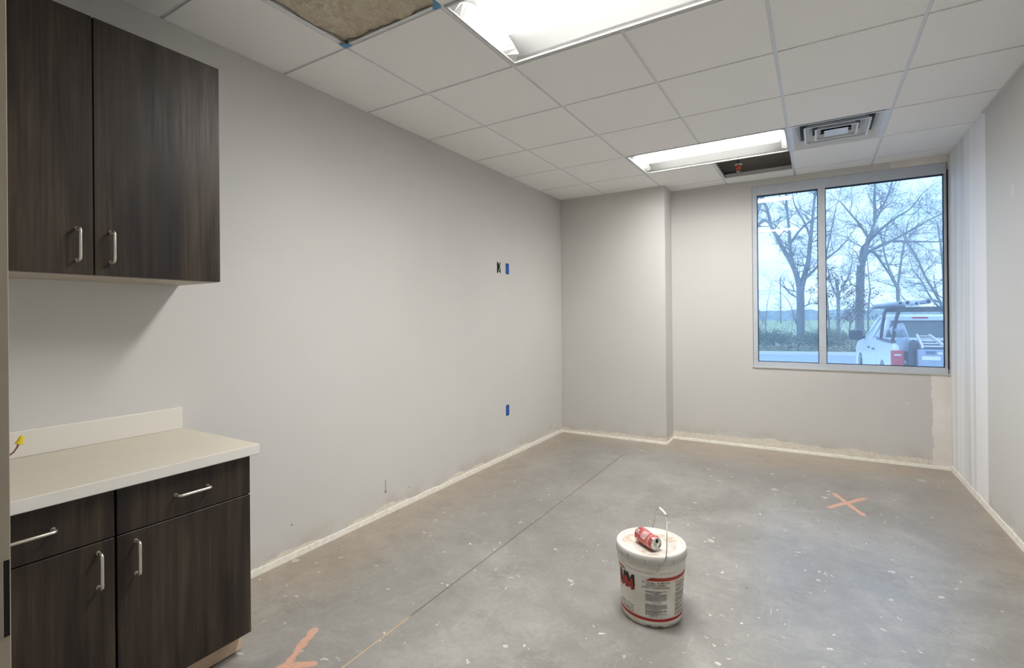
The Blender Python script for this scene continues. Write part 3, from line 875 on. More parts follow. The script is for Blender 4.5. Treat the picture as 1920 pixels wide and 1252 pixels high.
for k, (dx, col) in enumerate(((-0.002, lin(190, 140, 134)), (0.002, lin(120, 70, 66)))):
    bm = nb()
    P = [Vector((dx, dx, 0.006)), Vector((dx - 0.001, -0.004, -0.010)), Vector((dx, -0.014, -0.026)), Vector((dx, -0.032, -0.040)), Vector((dx, -0.055, -0.048)), Vector((dx - 0.02, -0.090, -0.050)), Vector((-0.0755, -0.12, -0.045))]
    tube(bm, P, 0.0022, 8); obj('wire', bm, simple('wire insulation %s' % ('pink' if k == 0 else 'brown'), col, 0.45), wn_)

# ------------------------------------------------------------------ electrical boxes in the left wall
def ebox(y, z, w, h, label, blue, loop):
    t = thing('electrical_box', label, 'electrical box', (0.0, y, z))
    bm = nb(); d = 0.0
    # rim (slightly proud of the wall) and back
    e = 0.004
    box(bm, (0.0003, -w/2, -h/2), (0.003, -w/2 + e, h/2)); box(bm, (0.0003, w/2 - e, -h/2), (0.003, w/2, h/2)); box(bm, (0.0003, -w/2 + e, -h/2), (0.003, w/2 - e, -h/2 + e)); box(bm, (0.0003, -w/2 + e, h/2 - e), (0.003, w/2 - e, h/2))
    obj('rim', bm, M_BLACK if not blue else M_BLUE, t)
    bm = nb(); box(bm, (0.0004, -w/2 + e, -h/2 + e), (0.0012, w/2 - e, h/2 - e)); obj('interior', bm, M_BLACK if not blue else simple('blue box interior', lin(34, 88, 176), 0.5, var=0.3, vscale=40), t)
    for s in (-1, 1):
        bm = nb(); box(bm, (0.0013, -0.014, s * (h/2 - 0.004) - 0.006), (0.0045, 0.014, s * (h/2 - 0.004) + 0.006), 0.001); obj('mounting_ear', bm, M_DIFF if not blue else M_DARKM, t)
    if loop:
        bm = nb(); pts = []
        for k in range(15):
            a = k / 14.0
            pts.append((0.004 + 0.006 * math.sin(a * math.pi), 0.010 * math.sin(a * math.pi * 1.5) + 0.004, 0.042 - 0.080 * a))
        tube(bm, pts, 0.0035, 8); obj('cable', bm, M_WIREW, t)
    else:
        bm = nb(); box(bm, (0.0012, -w/2 + 0.003, -h/2 + 0.006), (0.002, -w/2 + 0.011, h/2 - 0.012)); obj('cover_edge', bm, M_BLACK, t)
    return t
ebox(2.205, 1.806, 0.060, 0.102, 'open dark electrical box with white cable, high on the left wall', False, True)
ebox(2.357, 1.806, 0.060, 0.100, 'blue electrical box high on the left wall, beside the open dark box', True, False)
ebox(2.340, 0.452, 0.058, 0.098, 'blue electrical box low on the left wall, alone', True, False)

# ------------------------------------------------------------------ bucket of joint compound
BX, BY = 1.866, 0.551
bk = thing('bucket', 'white plastic joint compound bucket with red bands standing on the concrete floor', 'bucket', (BX, BY, 0))
def brad(z): return 0.131 + (0.148 - 0.131) * z / 0.27
M_BUCK = Mat('white bucket plastic', lin(226, 221, 210), 0.42, 0, 0.5)
_n = M_BUCK.noise(9, 5, 0.7)
_c = M_BUCK.ramp(_n, [(0.35, lin(228, 221, 208)), (0.6, lin(242, 239, 232))])
_x = M_BUCK.xyz()
_d = M_BUCK.math('MULTIPLY', M_BUCK.step(_x[2], 0.02, 0.001), M_BUCK.step(M_BUCK.noise(18, 3), 0.45, 0.6))
M_BUCK.color(M_BUCK.mix(_d, _c, lin(90, 80, 66)))
M_BUCK = M_BUCK.m
bm = nb()
prof = [(0.0, 0.004), (0.122, 0.004), (0.126, 0.0), (0.130, 0.003)]
for k in range(1, 12): prof.append((brad(0.225 * k / 11), 0.225 * k / 11))
prof += [(brad(0.232), 0.230), (brad(0.232) + 0.0035, 0.233), (brad(0.24) + 0.0035, 0.238), (brad(0.24), 0.241), (brad(0.253), 0.253), (brad(0.255) + 0.003, 0.256), (brad(0.26) + 0.003, 0.260), (brad(0.262), 0.263), (brad(0.28), 0.280), (0.1485, 0.285), (0.142, 0.285), (0.0, 0.28)]
lathe(bm, prof, 96, smooth=True)
obj('body', bm, M_BUCK, bk)
# handle ears
def cpos(ang, z, dr=0.0):
    r = brad(z) + dr; a = math.radians(ang); return Vector((r * math.cos(a), r * math.sin(a), z))
for ang in (-65.4, 114.6):
    bm = nb(); a = math.radians(ang); d = Vector((math.cos(a), math.sin(a), 0)); p = cpos(ang, 0.252, -0.002)
    tube(bm, [p, p + d * 0.009], 0.011, 16); obj('handle_boss', bm, M_BUCK, bk)
# lid
M_LID = Mat('stained white lid', lin(208, 204, 196), 0.45, 0, 0.5)
_n = M_LID.noise(14, 5, 0.65, dist=1.2)
_rx = M_LID.xyz()
_rad = M_LID.math('SQRT', M_LID.math('ADD', M_LID.math('MULTIPLY', _rx[0], _rx[0]), M_LID.math('MULTIPLY', _rx[1], _rx[1])))
_ring = M_LID.math('MULTIPLY', M_LID.step(_rad, 0.05, 0.10), M_LID.step(_rad, 0.135, 0.125))
_st = M_LID.math('MULTIPLY', M_LID.math('MULTIPLY', _ring, M_LID.step(_n, 0.42, 0.66)), 0.85)
_c = M_LID.mix(_st, lin(208, 205, 198), lin(176, 146, 112))
M_LID.color(_c); M_LID.bump(_n, 0.2, 0.002); M_LID = M_LID.m
bm = nb()
lp = [(0.1485, 0.278), (0.1535, 0.276), (0.1555, 0.280), (0.1545, 0.300), (0.1535, 0.311), (0.1510, 0.3165), (0.1475, 0.3175), (0.1430, 0.3165), (0.1400, 0.3125), (0.1365, 0.3085), (0.122, 0.3082), (0.119, 0.3098), (0.112, 0.3098), (0.109, 0.3080), (0.0, 0.3080)]
def lidfn(r, z, a):
    if z < 0.30 and r > 0.15:
        k = abs(math.sin(a * 8)) < 0.02
        return (r - (0.002 if k else 0), z)
    return (r, z)
lathe(bm, lp, 192, smooth=True, fn=lidfn)
lid = obj('lid', bm, M_LID, bk)
# tear slots and the torn skirt notch on the lid
M_SLOT = simple('slot shadow plastic', lin(120, 112, 100), 0.6)  # dark strips; the shadow in the slots is put into this colour
for ang, hh, col in ((-128, 0.016, 1), (-84, 0.018, 1), (-62, 0.010, 1), (-38, 0.018, 1), (-150, 0.016, 1), (-12, 0.016, 1)):
    a = math.radians(ang); d = Vector((math.cos(a), math.sin(a), 0)); t = Vector((-d.y, d.x, 0)); p = d * 0.1555 + Vector((0, 0, 0.281))
    w = 0.0009; bm = nb()
    ext(bm, [p - t*w, p + t*w, p + t*w - d*0.001 + Vector((0, 0, hh)), p - t*w - d*0.001 + Vector((0, 0, hh))], d * 0.0006)
    obj('tear_slot', bm, M_SLOT, lid)
bm = nb()
a = math.radians(-113); d = Vector((math.cos(a), math.sin(a), 0)); t = Vector((-d.y, d.x, 0)); p = d * 0.1555 + Vector((0, 0, 0.292))
ext(bm, [p - t*0.0012, p + t*0.0014, p + t*0.0008 + Vector((0, 0, 0.012)), p - t*0.0008 + Vector((0, 0, 0.012))], d * 0.0008)
obj('ink_mark', bm, M_BLACK, lid)

# printed label: everything wrapped round the bucket
M_RED = simple('red print', lin(182, 48, 36), 0.45, var=0.04)
M_INK = simple('black print', lin(34, 32, 34), 0.5, var=0.05)
def wrapv(s, z, ang0, dr):
    r = brad(z) + dr; a = math.radians(ang0) + s / r
    return Vector((r * math.cos(a), r * math.sin(a), z))
def wrap_poly(bm, poly, ang0, dr=0.0008, th=0.0005, step=0.006):
    """poly in (arc length, z); cut in vertical slices and wrapped"""
    xs = [p[0] for p in poly]; x0, x1 = min(xs), max(xs); n = max(1, int(math.ceil((x1 - x0) / step)))
    for k in range(n):
        a, b = x0 + (x1 - x0) * k / n, x0 + (x1 - x0) * (k + 1) / n
        q = clip(poly, a, -9, b, 9)
        if len(q) < 3: continue
        A = [bm.verts.new(wrapv(s, z, ang0, dr + th)) for s, z in q]
        try: bm.faces.new(A)
        except ValueError: pass
def wrap_text(txt, size, s0, z0, ang0, mat, name, parent, dr=0.0012, xs=1.0, align='LEFT', shear=0.0, bold=0.0):
    cu = bpy.data.curves.new('lettering', 'FONT'); cu.body = txt; cu.size = size; cu.align_x = align; cu.shear = shear; cu.offset = bold; cu.resolution_u = 2
    tmp = bpy.data.objects.new('lettering', cu); COL.objects.link(tmp)
    dg = bpy.context.evaluated_depsgraph_get(); me = tmp.evaluated_get(dg).to_mesh()
    bm = nb(); bm.from_mesh(me); tmp.evaluated_get(dg).to_mesh_clear()
    bpy.data.objects.remove(tmp, do_unlink=True)
    for v in bm.verts:
        s, z = s0 + v.co.x * xs, z0 + v.co.y
        v.co = wrapv(s, z, ang0, dr)
    return obj(name, bm, mat, parent, fix=False)
# bands
bm = nb()
full = 2 * math.pi * 0.134
wrap_poly(bm, [(-full*0.5, 0.029), (full*0.5, 0.029), (full*0.5, 0.041), (-full*0.5, 0.041)], -66)
R_ = 0.145
def arc(a0, a1): return math.radians(a1 - a0) * R_
obj('lower_band', bm, M_RED, bk); bm = nb()
wrap_poly(bm, [(arc(-66, -84), 0.2085), (arc(-66, 25), 0.2085), (arc(-66, 25), 0.222), (arc(-66, -74), 0.222)], -66)
obj('upper_band', bm, M_RED, bk); bm = nb()
wrap_poly(bm, [(arc(-66, -190), 0.222), (arc(-66, -136), 0.222), (arc(-66, -121), 0.2225), (arc(-66, -134), 0.236), (arc(-66, -190), 0.236)], -66)
obj('upper_band', bm, M_RED, bk)
# big letters, black shadow and red face
def letters(off_s, off_z, mat, name, dr):
    bm = nb()
    H = 0.050; z0 = 0.145 + off_z
    def L(poly): wrap_poly(bm, [(s + off_s, z) for s, z in poly], -117, dr)
    # M
    s0 = -0.020; w = 0.046; t = 0.012
    L([(s0, z0), (s0 + t, z0), (s0 + t, z0 + H), (s0, z0 + H)]); L([(s0 + w - t, z0), (s0 + w, z0), (s0 + w, z0 + H), (s0 + w - t, z0 + H)])
    L([(s0 + t, z0 + H), (s0 + t, z0 + H*0.55), (s0 + w/2, z0 + H*0.05), (s0 + w/2, z0 + H*0.48)]); L([(s0 + w - t, z0 + H), (s0 + w/2, z0 + H*0.48), (s0 + w/2, z0 + H*0.05), (s0 + w - t, z0 + H*0.55)])
    # U to its left
    s0 = -0.064
    L([(s0, z0 + 0.012), (s0 + t, z0 + 0.012), (s0 + t, z0 + H), (s0, z0 + H)]); L([(s0 + 0.028, z0 + 0.012), (s0 + 0.028 + t, z0 + 0.012), (s0 + 0.028 + t, z0 + H), (s0 + 0.028, z0 + H)]); L([(s0, z0 + 0.012), (s0 + 0.008, z0), (s0 + 0.030, z0), (s0 + 0.038, z0 + 0.012)])
    obj(name, bm, mat, bk)
for k in range(1, 7): 
    pass
letters(0.008, 0.021, M_INK, 'letter_shadow', 0.0006)
letters(0.004, 0.016, M_INK, 'letter_shadow', 0.0009)
letters(0.006, 0.005, M_INK, 'letter_shadow', 0.0012)
letters(-0.001, 0.0, M_RED, 'brand_letters', 0.0018)
A0 = -66
wrap_text('R-100 ALL PURPOSE', 0.0125, 0, 0.1955, A0, M_INK, 'lettering', bk, align='CENTER', xs=1.08)
wrap_text('READY MIXED', 0.0125, 0, 0.1845, A0, M_INK, 'lettering', bk, align='CENTER', xs=1.08)
wrap_text('JOINT COMPOUND', 0.0125, 0, 0.1735, A0, M_INK, 'lettering', bk, align='CENTER', xs=1.08)
wrap_text('CAUTION', 0.0075, 0, 0.1085, A0, M_INK, 'lettering', bk, align='CENTER', xs=1.08)
wrap_text('MADE IN U.S.A.', 0.0085, 0, 0.0475, A0, M_INK, 'lettering', bk, align='CENTER', xs=1.08)
wrap_text('Ready Mixed', 0.014, -0.002, 0.072, -107, M_INK, 'lettering', bk, align='RIGHT', xs=1.08)
wrap_text('Joint Compound', 0.014, -0.002, 0.0595, -107, M_INK, 'lettering', bk, align='RIGHT', xs=1.08)
wrap_text('FORMULA', 0.014, -0.002, 0.047, -107, M_INK, 'lettering', bk, align='RIGHT', xs=1.08)
wrap_text('WARNING', 0.014, 0, 0.190, -30, M_RED, 'lettering', bk, align='LEFT', xs=1.08)
wrap_text('PRODUCTS', 0.011, 0, 0.132, -143, M_RED, 'lettering', bk, align='RIGHT', xs=1.08)
rnd = random.Random(5)
bm = nb()
def para(z0, nl, s0, s1, ang0, dz=0.0047, h=0.0021):
    for i in range(nl):
        z = z0 - i * dz; s = s0; end = s1 if i < nl - 1 else s0 + (s1 - s0) * rnd.uniform(0.4, 0.8)
        while s < end:
            w = rnd.uniform(0.003, 0.011); e = min(s + w, end)
            wrap_poly(bm, [(s, z), (e, z), (e, z + h), (s, z + h)], ang0, 0.0008)
            s = e + 0.0016
for z0, nl in ((0.161, 2), (0.147, 7), (0.1015, 5), (0.076, 3), (0.061, 2)):
    para(z0, nl, -0.046, 0.046, A0)
wrap_poly(bm, [(-0.012, 0.1515), (0.012, 0.1515), (0.012, 0.1535), (-0.012, 0.1535)], A0)
obj('fine_print', bm, M_INK, bk); bm = nb()
for z0, nl in ((0.183, 3), (0.164, 3), (0.145, 4), (0.122, 4), (0.098, 3), (0.080, 4), (0.058, 3)):
    para(z0, nl, 0.0, 0.075, -29)
obj('fine_print', bm, M_INK, bk)
# bail
def rel(p): return Vector((p[0] - BX, p[1] - BY, p[2]))
bp = [cpos(-65.4, 0.252, 0.004), rel((1.932, 0.405, 0.258)), rel((1.947, 0.412, 0.280)), rel((1.962, 0.428, 0.305)), rel((1.965, 0.437, 0.335)), rel((1.963, 0.448, 0.368)), rel((1.957, 0.475, 0.402)), rel((1.950, 0.505, 0.428)), rel((1.937, 0.546, 0.450)), rel((1.926, 0.566, 0.455)), rel((1.897, 0.592, 0.458)), rel((1.873, 0.624, 0.438)), rel((1.858, 0.652, 0.405)), rel((1.848, 0.680, 0.370)), rel((1.838, 0.702, 0.330)), rel((1.820, 0.712, 0.285)), cpos(114.6, 0.252, 0.004)]
def smooth(pts, it=2):
    for _ in range(it):
        q = [pts[0]]
        for a, b in zip(pts[:-1], pts[1:]):
            q += [a.lerp(b, 0.25), a.lerp(b, 0.75)]
        q.append(pts[-1]); pts = q
    return pts
bail = nb(); tube(bail, smooth(bp), 0.0021, 8); bo = obj('bail', bail, simple('galvanised bail wire', lin(176, 174, 170), 0.35, 0.7), bk)
bm = nb(); tube(bm, [bp[8] + Vector((0.002, -0.004, 0.0)), (bp[8] + bp[10]) / 2 + Vector((0, 0, 0.002)), bp[10]], 0.0055, 12); obj('grip', bm, M_BUCK, bo)

# ------------------------------------------------------------------ crushed can on the lid
cA, cB = Vector((1.911, 0.476, 0.3425)), Vector((1.811, 0.549, 0.3425))   # open end, base
axis = (cA - cB).normalized()
can = thing('soda_can', 'dented red soda can lying on its side on the bucket lid', 'can', (cB.x, cB.y, 0.3085))
LEN = (cA - cB).length
Rm = Matrix.Translation(Vector((0, 0, cB.z - 0.3085))) @ Vector((0, 0, 1)).rotation_difference(axis).to_matrix().to_4x4()
R0 = 0.0325
up_l = (Rm.to_3x3().inverted() @ Vector((0, 0, 1)))
def canfn(r, z, a):
    d = Vector((math.cos(a), math.sin(a), 0))
    k = math.exp(-((z - 0.072) / 0.018) ** 2)
    dn = 0.0
    s = d.dot(up_l)
    dn += k * (0.0045 * max(0, s) + 0.0003)
    dn += 0.0016 * k * math.sin(a * 7 + z * 120)
    k2 = math.exp(-((z - 0.095) / 0.010) ** 2)
    dn += 0.003 * k2 * max(0, math.cos(a - 2.0))
    return (r - dn if r > 0.027 else r, z)
bm = nb()
t_ = nb(); pr = [(0.0005, 0.006), (0.018, 0.004), (0.023, 0.0), (0.0255, 0.001), (0.030, 0.008), (R0, 0.013)]
for k in range(1, 24): pr.append((R0, 0.013 + (LEN - 0.026) * k / 24))
pr += [(R0, LEN - 0.013), (0.0305, LEN - 0.008), (0.0272, LEN - 0.002), (0.0270, LEN - 0.001)]
lathe(t_, pr, 64, smooth=True, fn=canfn, cap=False); merge(bm, t_, Rm)
Mc = Mat('printed red can', lin(190, 40, 44), 0.28, 0.35, 0.6)
cn = Mc.new('ShaderNodeTexCoord')
nn_ = Mc.noise(60, 4, 0.7, dist=1.5)
Mc.color(Mc.ramp(nn_, [(0.3, lin(160, 50, 52)), (0.52, lin(190, 88, 86)), (0.66, lin(220, 180, 176))]))
Mc.bump(Mc.noise(45, 3), 0.4, 0.003)
cbody = obj('body', bm, Mc.m, can)
bm = nb(); t_ = nb(); lathe(t_, [(0.0268, LEN - 0.004), (0.0278, LEN), (0.0268, LEN + 0.0015), (0.0250, LEN + 0.001), (0.0242, LEN - 0.004), (0.0225, LEN - 0.0045), (0.0, LEN - 0.0040)], 48); merge(bm, t_, Rm)
M_ALU = simple('aluminium', lin(205, 204, 198), 0.32, 0.7, var=0.04)
cend = obj('end', bm, M_ALU, can)
right_l = -up_l.cross(Vector((0, 0, 1))).normalized()
bm = nb()
ctr = up_l * 0.010 + right_l * -0.006 + Vector((0, 0, LEN - 0.0036))
ring = []
for k in range(20):
    a = 2 * math.pi * k / 20; ring.append(Rm @ (ctr + up_l * 0.0095 * math.cos(a) + right_l * 0.0065 * math.sin(a)))
ext(bm, ring, axis * 0.0006)
obj('opening', bm, M_BLACK, cend)
bm = nb()
pts = []
for k in range(17):
    a = 2 * math.pi * k / 16; pts.append(Rm @ (up_l * (-0.006 + 0.008 * math.cos(a)) + right_l * (0.002 + 0.005 * math.sin(a)) + Vector((0, 0, LEN - 0.0022))))
tube(bm, pts, 0.0010, 6, caps=False)
obj('pull_tab', bm, M_ALU, cend)
# white print on the can
M_CW = simple('white can print', lin(232, 222, 218), 0.35, var=0.05)
bm = nb()
def canpt(a, z):
    r, zz = canfn(R0, z, a); return Rm @ Vector(((r + 0.0004) * math.cos(a), (r + 0.0004) * math.sin(a), z))
def canpatch(a0, z0, a1, z1, sl=0.0):
    n = 4
    P = [[bm.verts.new(canpt(a0 + (a1 - a0) * i / n + sl * j / n, z0 + (z1 - z0) * j / n)) for j in range(n + 1)] for i in range(n + 1)]
    for i in range(n):
        for j in range(n): bm.faces.new((P[i][j], P[i+1][j], P[i+1][j+1], P[i][j+1]))
camdir = (Rm.to_3x3().inverted() @ (CAM - cB)).normalized(); ac = math.atan2(camdir.y, camdir.x)
rnd = random.Random(3)
for i in range(9):    # lettering running round near the open end
    a = ac - 1.1 + i * 0.26
    canpatch(a, 0.098, a + 0.05, 0.108, 0.05); canpatch(a + 0.10, 0.098, a + 0.14, 0.107, -0.04)
    if i % 2: canpatch(a + 0.03, 0.102, a + 0.13, 0.1045)
for i in range(6):
    a = ac - 0.75 + i * 0.2
    canpatch(a, 0.050, a + 0.07, 0.082, 0.1); 
    if i % 2: canpatch(a + 0.07, 0.06, a + 0.16, 0.064)
canpatch(ac - 0.45, 0.017, ac + 0.05, 0.031); canpatch(ac + 0.75, 0.020, ac + 1.05, 0.030)
obj('white_print', bm, M_CW, cbody)
bm = nb(); canpt_old = canpt
def canpt(a, z):
    r, zz = canfn(R0, z, a); return Rm @ Vector(((r + 0.0007) * math.cos(a), (r + 0.0007) * math.sin(a), z))
canpatch(ac - 0.38, 0.020, ac - 0.02, 0.028)
obj('grey_panel', bm, simple('grey can print', lin(120, 122, 118), 0.4), cbody)

# ------------------------------------------------------------------ outside
GZ = -0.65
Ma = Mat('pale wet asphalt', lin(150, 156, 164), 0.55, 0, 0.4)
_n = Ma.noise(60, 4); _n2 = Ma.noise(0.4, 4)
Ma.color(Ma.ramp(Ma.math('ADD', Ma.math('MULTIPLY', _n, 0.4), Ma.math('MULTIPLY', _n2, 0.6)), [(0.35, lin(150, 158, 166)), (0.65, lin(172, 180, 188))]))
cdir = Vector((4.2, 0.9, 0)).normalized()
# curb line passes (0.2, 26.6) to (4.6, 27.6)
def curbp(s): return Vector((-0.0, 26.3, 0)) + cdir * s
e = 60
bm = nb(); a = curbp(-e); b = curbp(e)
prism(bm, [(-60, YM + TH + 0.01), (60, YM + TH + 0.01), (b.x, b.y), (a.x, a.y)], GZ - 0.2, GZ)
struct('parking_lot', bm, Ma.m)
nrm = Vector((-cdir.y, cdir.x, 0))
bm = nb(); ext(bm, [(p.x, p.y, GZ - 0.1) for p in (a, b, b + nrm * 0.16, a + nrm * 0.16)], (0, 0, 0.25)); 
tag(obj('curb', bm, simple('pale concrete curb', lin(214, 212, 204), 0.8, var=0.05, vscale=2)), 'long pale concrete curb at the far edge of the parking lot', 'curb')
Mg = Mat('winter grass field', lin(140, 160, 120), 0.9, 0, 0.1)
_n = Mg.noise(0.15, 6, 0.6); _n2 = Mg.noise(3, 5, 0.7)
Mg.color(Mg.ramp(Mg.math('ADD', Mg.math('MULTIPLY', _n, 0.5), Mg.math('MULTIPLY', _n2, 0.5)), [(0.35, lin(140, 152, 118)), (0.5, lin(160, 170, 134)), (0.65, lin(184, 188, 156))]))
bm = nb(); a2 = a + nrm * 0.16; b2 = b + nrm * 0.16
prism(bm, [(a2.x, a2.y), (b2.x, b2.y), (400, 600), (-400, 600)], GZ - 0.2, GZ + 0.13)
struct('field', bm, Mg.m)

# bark and trees
def bark(name, c0, c1):
    M = Mat(name, c0, 0.9, 0, 0.1); n = M.noise(1.0, 5, 0.7, M.map(scale=(14, 14, 3)))
    M.color(M.ramp(n, [(0.35, c0), (0.65, c1)])); M.bump(n, 0.5, 0.03); return M.m
M_BARK = bark('grey bark', lin(128, 132, 136), lin(160, 164, 168))
M_BARK2 = bark('twig bark', lin(128, 128, 130), lin(158, 156, 152))

def tree(name, Y, limbs, r0, label, seed, dens=1.0, cat='tree', group=None, mat=M_BARK, maxlev=4, twig=1.0, tl=1.0, depth=1.0):
    rnd = random.Random(seed)
    bx = limbs[0][0][0]
    bm = nb()
    def grow(p, d, L, r, lev):
        n = 5 if lev < 3 else (4 if lev < 4 else 3)
        pts = [p.copy()]; dirs = [d.copy()]
        for i in range(n):
            d = (d + Vector((rnd.gauss(0, 0.25), rnd.gauss(0, 0.25), rnd.gauss(0.03, 0.20)))).normalized()
            p = p + d * (L / n); pts.append(p.copy()); dirs.append(d.copy())
        rad = [max(0.0045, r * (1 - 0.75 * i / n)) for i in range(n + 1)]
        tube(bm, pts, r, 5 if r > 0.03 else 3, caps=False, radii=rad)
        if lev < maxlev:
            for i in range(1, n + 1):
                k = 1 + (rnd.random() < 0.62 * dens)
                for _ in range(k):
                    if rnd.random() > 0.93 * dens + 0.12: continue
                    sd = Vector((rnd.gauss(0, 1), rnd.gauss(0, 1) * depth, rnd.gauss(0.15, 0.8))); sd = (sd - dirs[i] * sd.dot(dirs[i])).normalized()
                    nd = (dirs[i] * rnd.uniform(0.5, 1.1) + sd * rnd.uniform(0.5, 1.0)).normalized()
                    grow(pts[i], nd, L * rnd.uniform(0.42, 0.72), rad[i] * 0.62, lev + 1)
    zlast = {}
    for li, lb in enumerate(limbs):
        pts = []; N = []
        # depth of each limb wanders with height
        ph = rnd.uniform(-1, 1) if li else 0
        tot = 0
        for k, (x, z) in enumerate(lb):
            if k: tot += math.hypot(x - lb[k-1][0], z - lb[k-1][1])
            pts.append(Vector((x - bx, ph * tot * 0.35 * depth, z)))
        if li == 0: pts[0].z = min(pts[0].z, GZ + 0.10)
        # start radius by height above first fork
        if li == 0: ra, rb = r0, r0 * 0.84
        else:
            h = max(0.0, lb[0][1] - limbs[0][-1][1]); main = li <= 3; fork = abs(lb[0][1] - limbs[0][-1][1]) < 0.05
            ra = r0 * (0.70 if fork and main else 0.54 if main else 0.40) * max(0.35, 1 - h / 12); rb = ra * 0.30
            if fork: pts[0].z -= 0.35
        P = smooth(pts, 2)
        m_ = len(P)
        rad = [ra + (rb - ra) * k / (m_ - 1) for k in range(m_)]
        if li == 0: rad[0] *= 1.35; rad[1] *= 1.15
        tube(bm, P, ra, 10, caps=True, radii=rad)
        st = 0 if li else m_
        # side branches
        Ltot = sum((P[k+1] - P[k]).length for k in range(m_ - 1)); acc = 0
        k0 = 0 if li else int(m_ * 0.55)
        nxt = 0.45
        for k in range(max(1, k0), m_):
            acc += (P[k] - P[k-1]).length
            while acc > nxt:
                nxt += rnd.uniform(0.30, 0.62) / max(0.3, dens) * tl
                if li == 0 and rnd.random() < 0.5: continue
                d = (P[k] - P[k-1]).normalized()
                sd = Vector((rnd.gauss(0, 1), rnd.gauss(0, 0.8) * depth, rnd.gauss(0.25, 0.6))); sd = (sd - d * sd.dot(d)).normalized()
                nd = (d * rnd.uniform(0.2, 0.9) + sd).normalized()
                grow(P[k], nd, rnd.uniform(0.9, 1.9) * twig, min(rad[k] * 0.5, 0.045), 2)
        if li: grow(P[-1], (P[-1] - P[-2]).normalized(), 1.6 * twig, rb, 1 if rb > 0.05 else 2)
    o = obj(name, bm, mat, None, fix=False); o.location = (bx, Y, 0)
    tag(o, label, cat, group)
    return o
TR = {
't1':(33.5,[[(1.92,-0.14),(1.93,1.13),(1.92,3.02)],[(1.92,3.02),(1.75,3.78),(1.41,4.72),(1.00,5.45),(0.65,6.30),(0.34,6.92),(0.14,8.12),(-0.17,8.81),(-0.43,9.86)],[(1.60,4.25),(1.43,4.95),(1.41,5.76),(1.37,6.58),(1.28,7.75),(1.24,8.80),(1.17,10.21)],[(1.92,3.02),(2.20,3.98),(2.35,4.54),(2.40,5.00),(2.46,5.90),(2.56,6.80),(2.62,7.59),(2.72,8.71),(2.93,9.82)],[(2.47,6.02),(2.22,6.95),(1.83,7.69),(1.64,8.17),(1.44,9.47)],[(1.42,5.76),(1.92,6.53),(2.52,7.04),(2.90,7.22),(3.48,7.60)],[(2.15,3.53),(2.69,4.07),(3.08,4.61),(3.83,5.12),(4.39,5.84)]]),
't2':(34,[[(4.92,-0.11),(4.95,2.87),(5.02,4.20)],[(5.02,4.20),(5.24,5.06),(5.42,5.82),(5.68,6.72)],[(5.02,4.42),(5.04,5.19),(5.24,5.50)],[(5.68,6.72),(5.72,7.32),(5.69,8.20),(5.75,8.84),(5.72,9.94)],[(5.68,6.72),(6.05,7.50),(6.32,8.11),(6.50,8.84),(6.76,9.77)],[(5.37,5.66),(5.87,6.10),(6.22,6.50),(6.82,6.97),(7.42,7.33),(7.92,8.11)],[(5.23,4.73),(5.41,5.00),(5.86,5.23),(6.47,5.51),(6.90,5.79),(7.49,6.16),(8.23,6.61),(8.95,6.94)],[(6.54,5.50),(7.07,5.46),(7.81,5.39),(8.78,5.31)],[(5.38,5.82),(5.02,6.63),(4.43,7.58),(4.07,8.19)],[(5.33,5.06),(5.68,4.97),(6.11,4.24),(6.54,3.46),(6.88,2.59)]]),
't3':(31,[[(8.27,0.06),(8.26,1.10),(8.23,1.86)],[(8.23,1.86),(8.20,2.99),(8.10,4.32),(7.89,5.86)],[(8.23,1.86),(7.87,2.44),(7.50,3.22),(7.14,4.39),(6.68,5.30)],[(8.26,1.48),(7.79,1.87),(7.28,3.03),(6.90,3.63)]]),
't0':(30,[[(-1.00,-0.04),(-0.86,4.44),(-0.65,6.38)],[(-0.65,6.38),(-0.06,7.39),(0.24,8.21),(0.72,9.10)],[(-0.65,6.38),(-0.34,7.64),(-0.14,9.23)],[(-0.75,5.73),(0.13,6.83),(0.42,6.70),(0.70,6.14)]]),
'u1':(31,[[(3.74,-0.21),(3.77,1.13),(3.76,2.27),(3.69,3.30)],[(3.76,2.16),(3.38,3.21),(3.30,4.15)],[(3.76,2.37),(4.24,3.38),(4.42,4.18)]]),
'u2':(31.5,[[(3.37,-0.24),(3.33,1.13),(3.24,2.61)],[(3.24,2.61),(3.10,3.3),(3.0,3.9)]]),
'u3':(32.5,[[(5.21,-0.05),(5.22,1.64),(5.34,2.79)],[(5.34,2.79),(5.20,4.27),(5.12,5.12)]]),
'u4':(32,[[(4.27,-0.14),(4.32,0.49),(4.38,1.12)],[(4.38,1.12),(4.63,1.64),(4.7,2.3)]]),
's1':(30.5,[[(0.23,-0.36),(0.22,1.0)],[(0.22,1.0),(0.30,2.02),(0.45,2.67)],[(0.22,0.9),(-0.1,1.6),(-0.3,2.1)]]),
's2':(32,[[(1.90,-0.07),(1.71,1.14)],[(1.71,1.14),(1.43,2.03),(1.05,2.59),(0.55,2.83)],[(1.8,0.8),(1.3,1.6),(0.8,1.9)]]),
}
tree('bare_tree', *TR['t1'], 0.25, 'big leafless forked tree seen through the narrow left window pane', 11, 0.9, group=None)
tree('bare_tree', *TR['t2'], 0.245, 'big leafless tree left of the truck, seen through the wide window pane', 12, 1.0)
tree('bare_tree', *TR['t3'], 0.11, 'leafless tree rising behind the truck at the right edge of the window', 13, 1.1)
tree('bare_tree', *TR['t0'], 0.22, 'leafless tree reaching in at the upper left corner of the window', 14, 0.8)
tree('understorey_tree', *TR['u1'], 0.095, 'small tree with dead brown leaves just right of the window mullion', 15, 1.0, twig=0.8)
tree('understorey_tree', *TR['u2'], 0.05, 'very thin sapling hard against the window mullion, left of the leafy small tree', 16, 0.9, twig=0.7, maxlev=3)
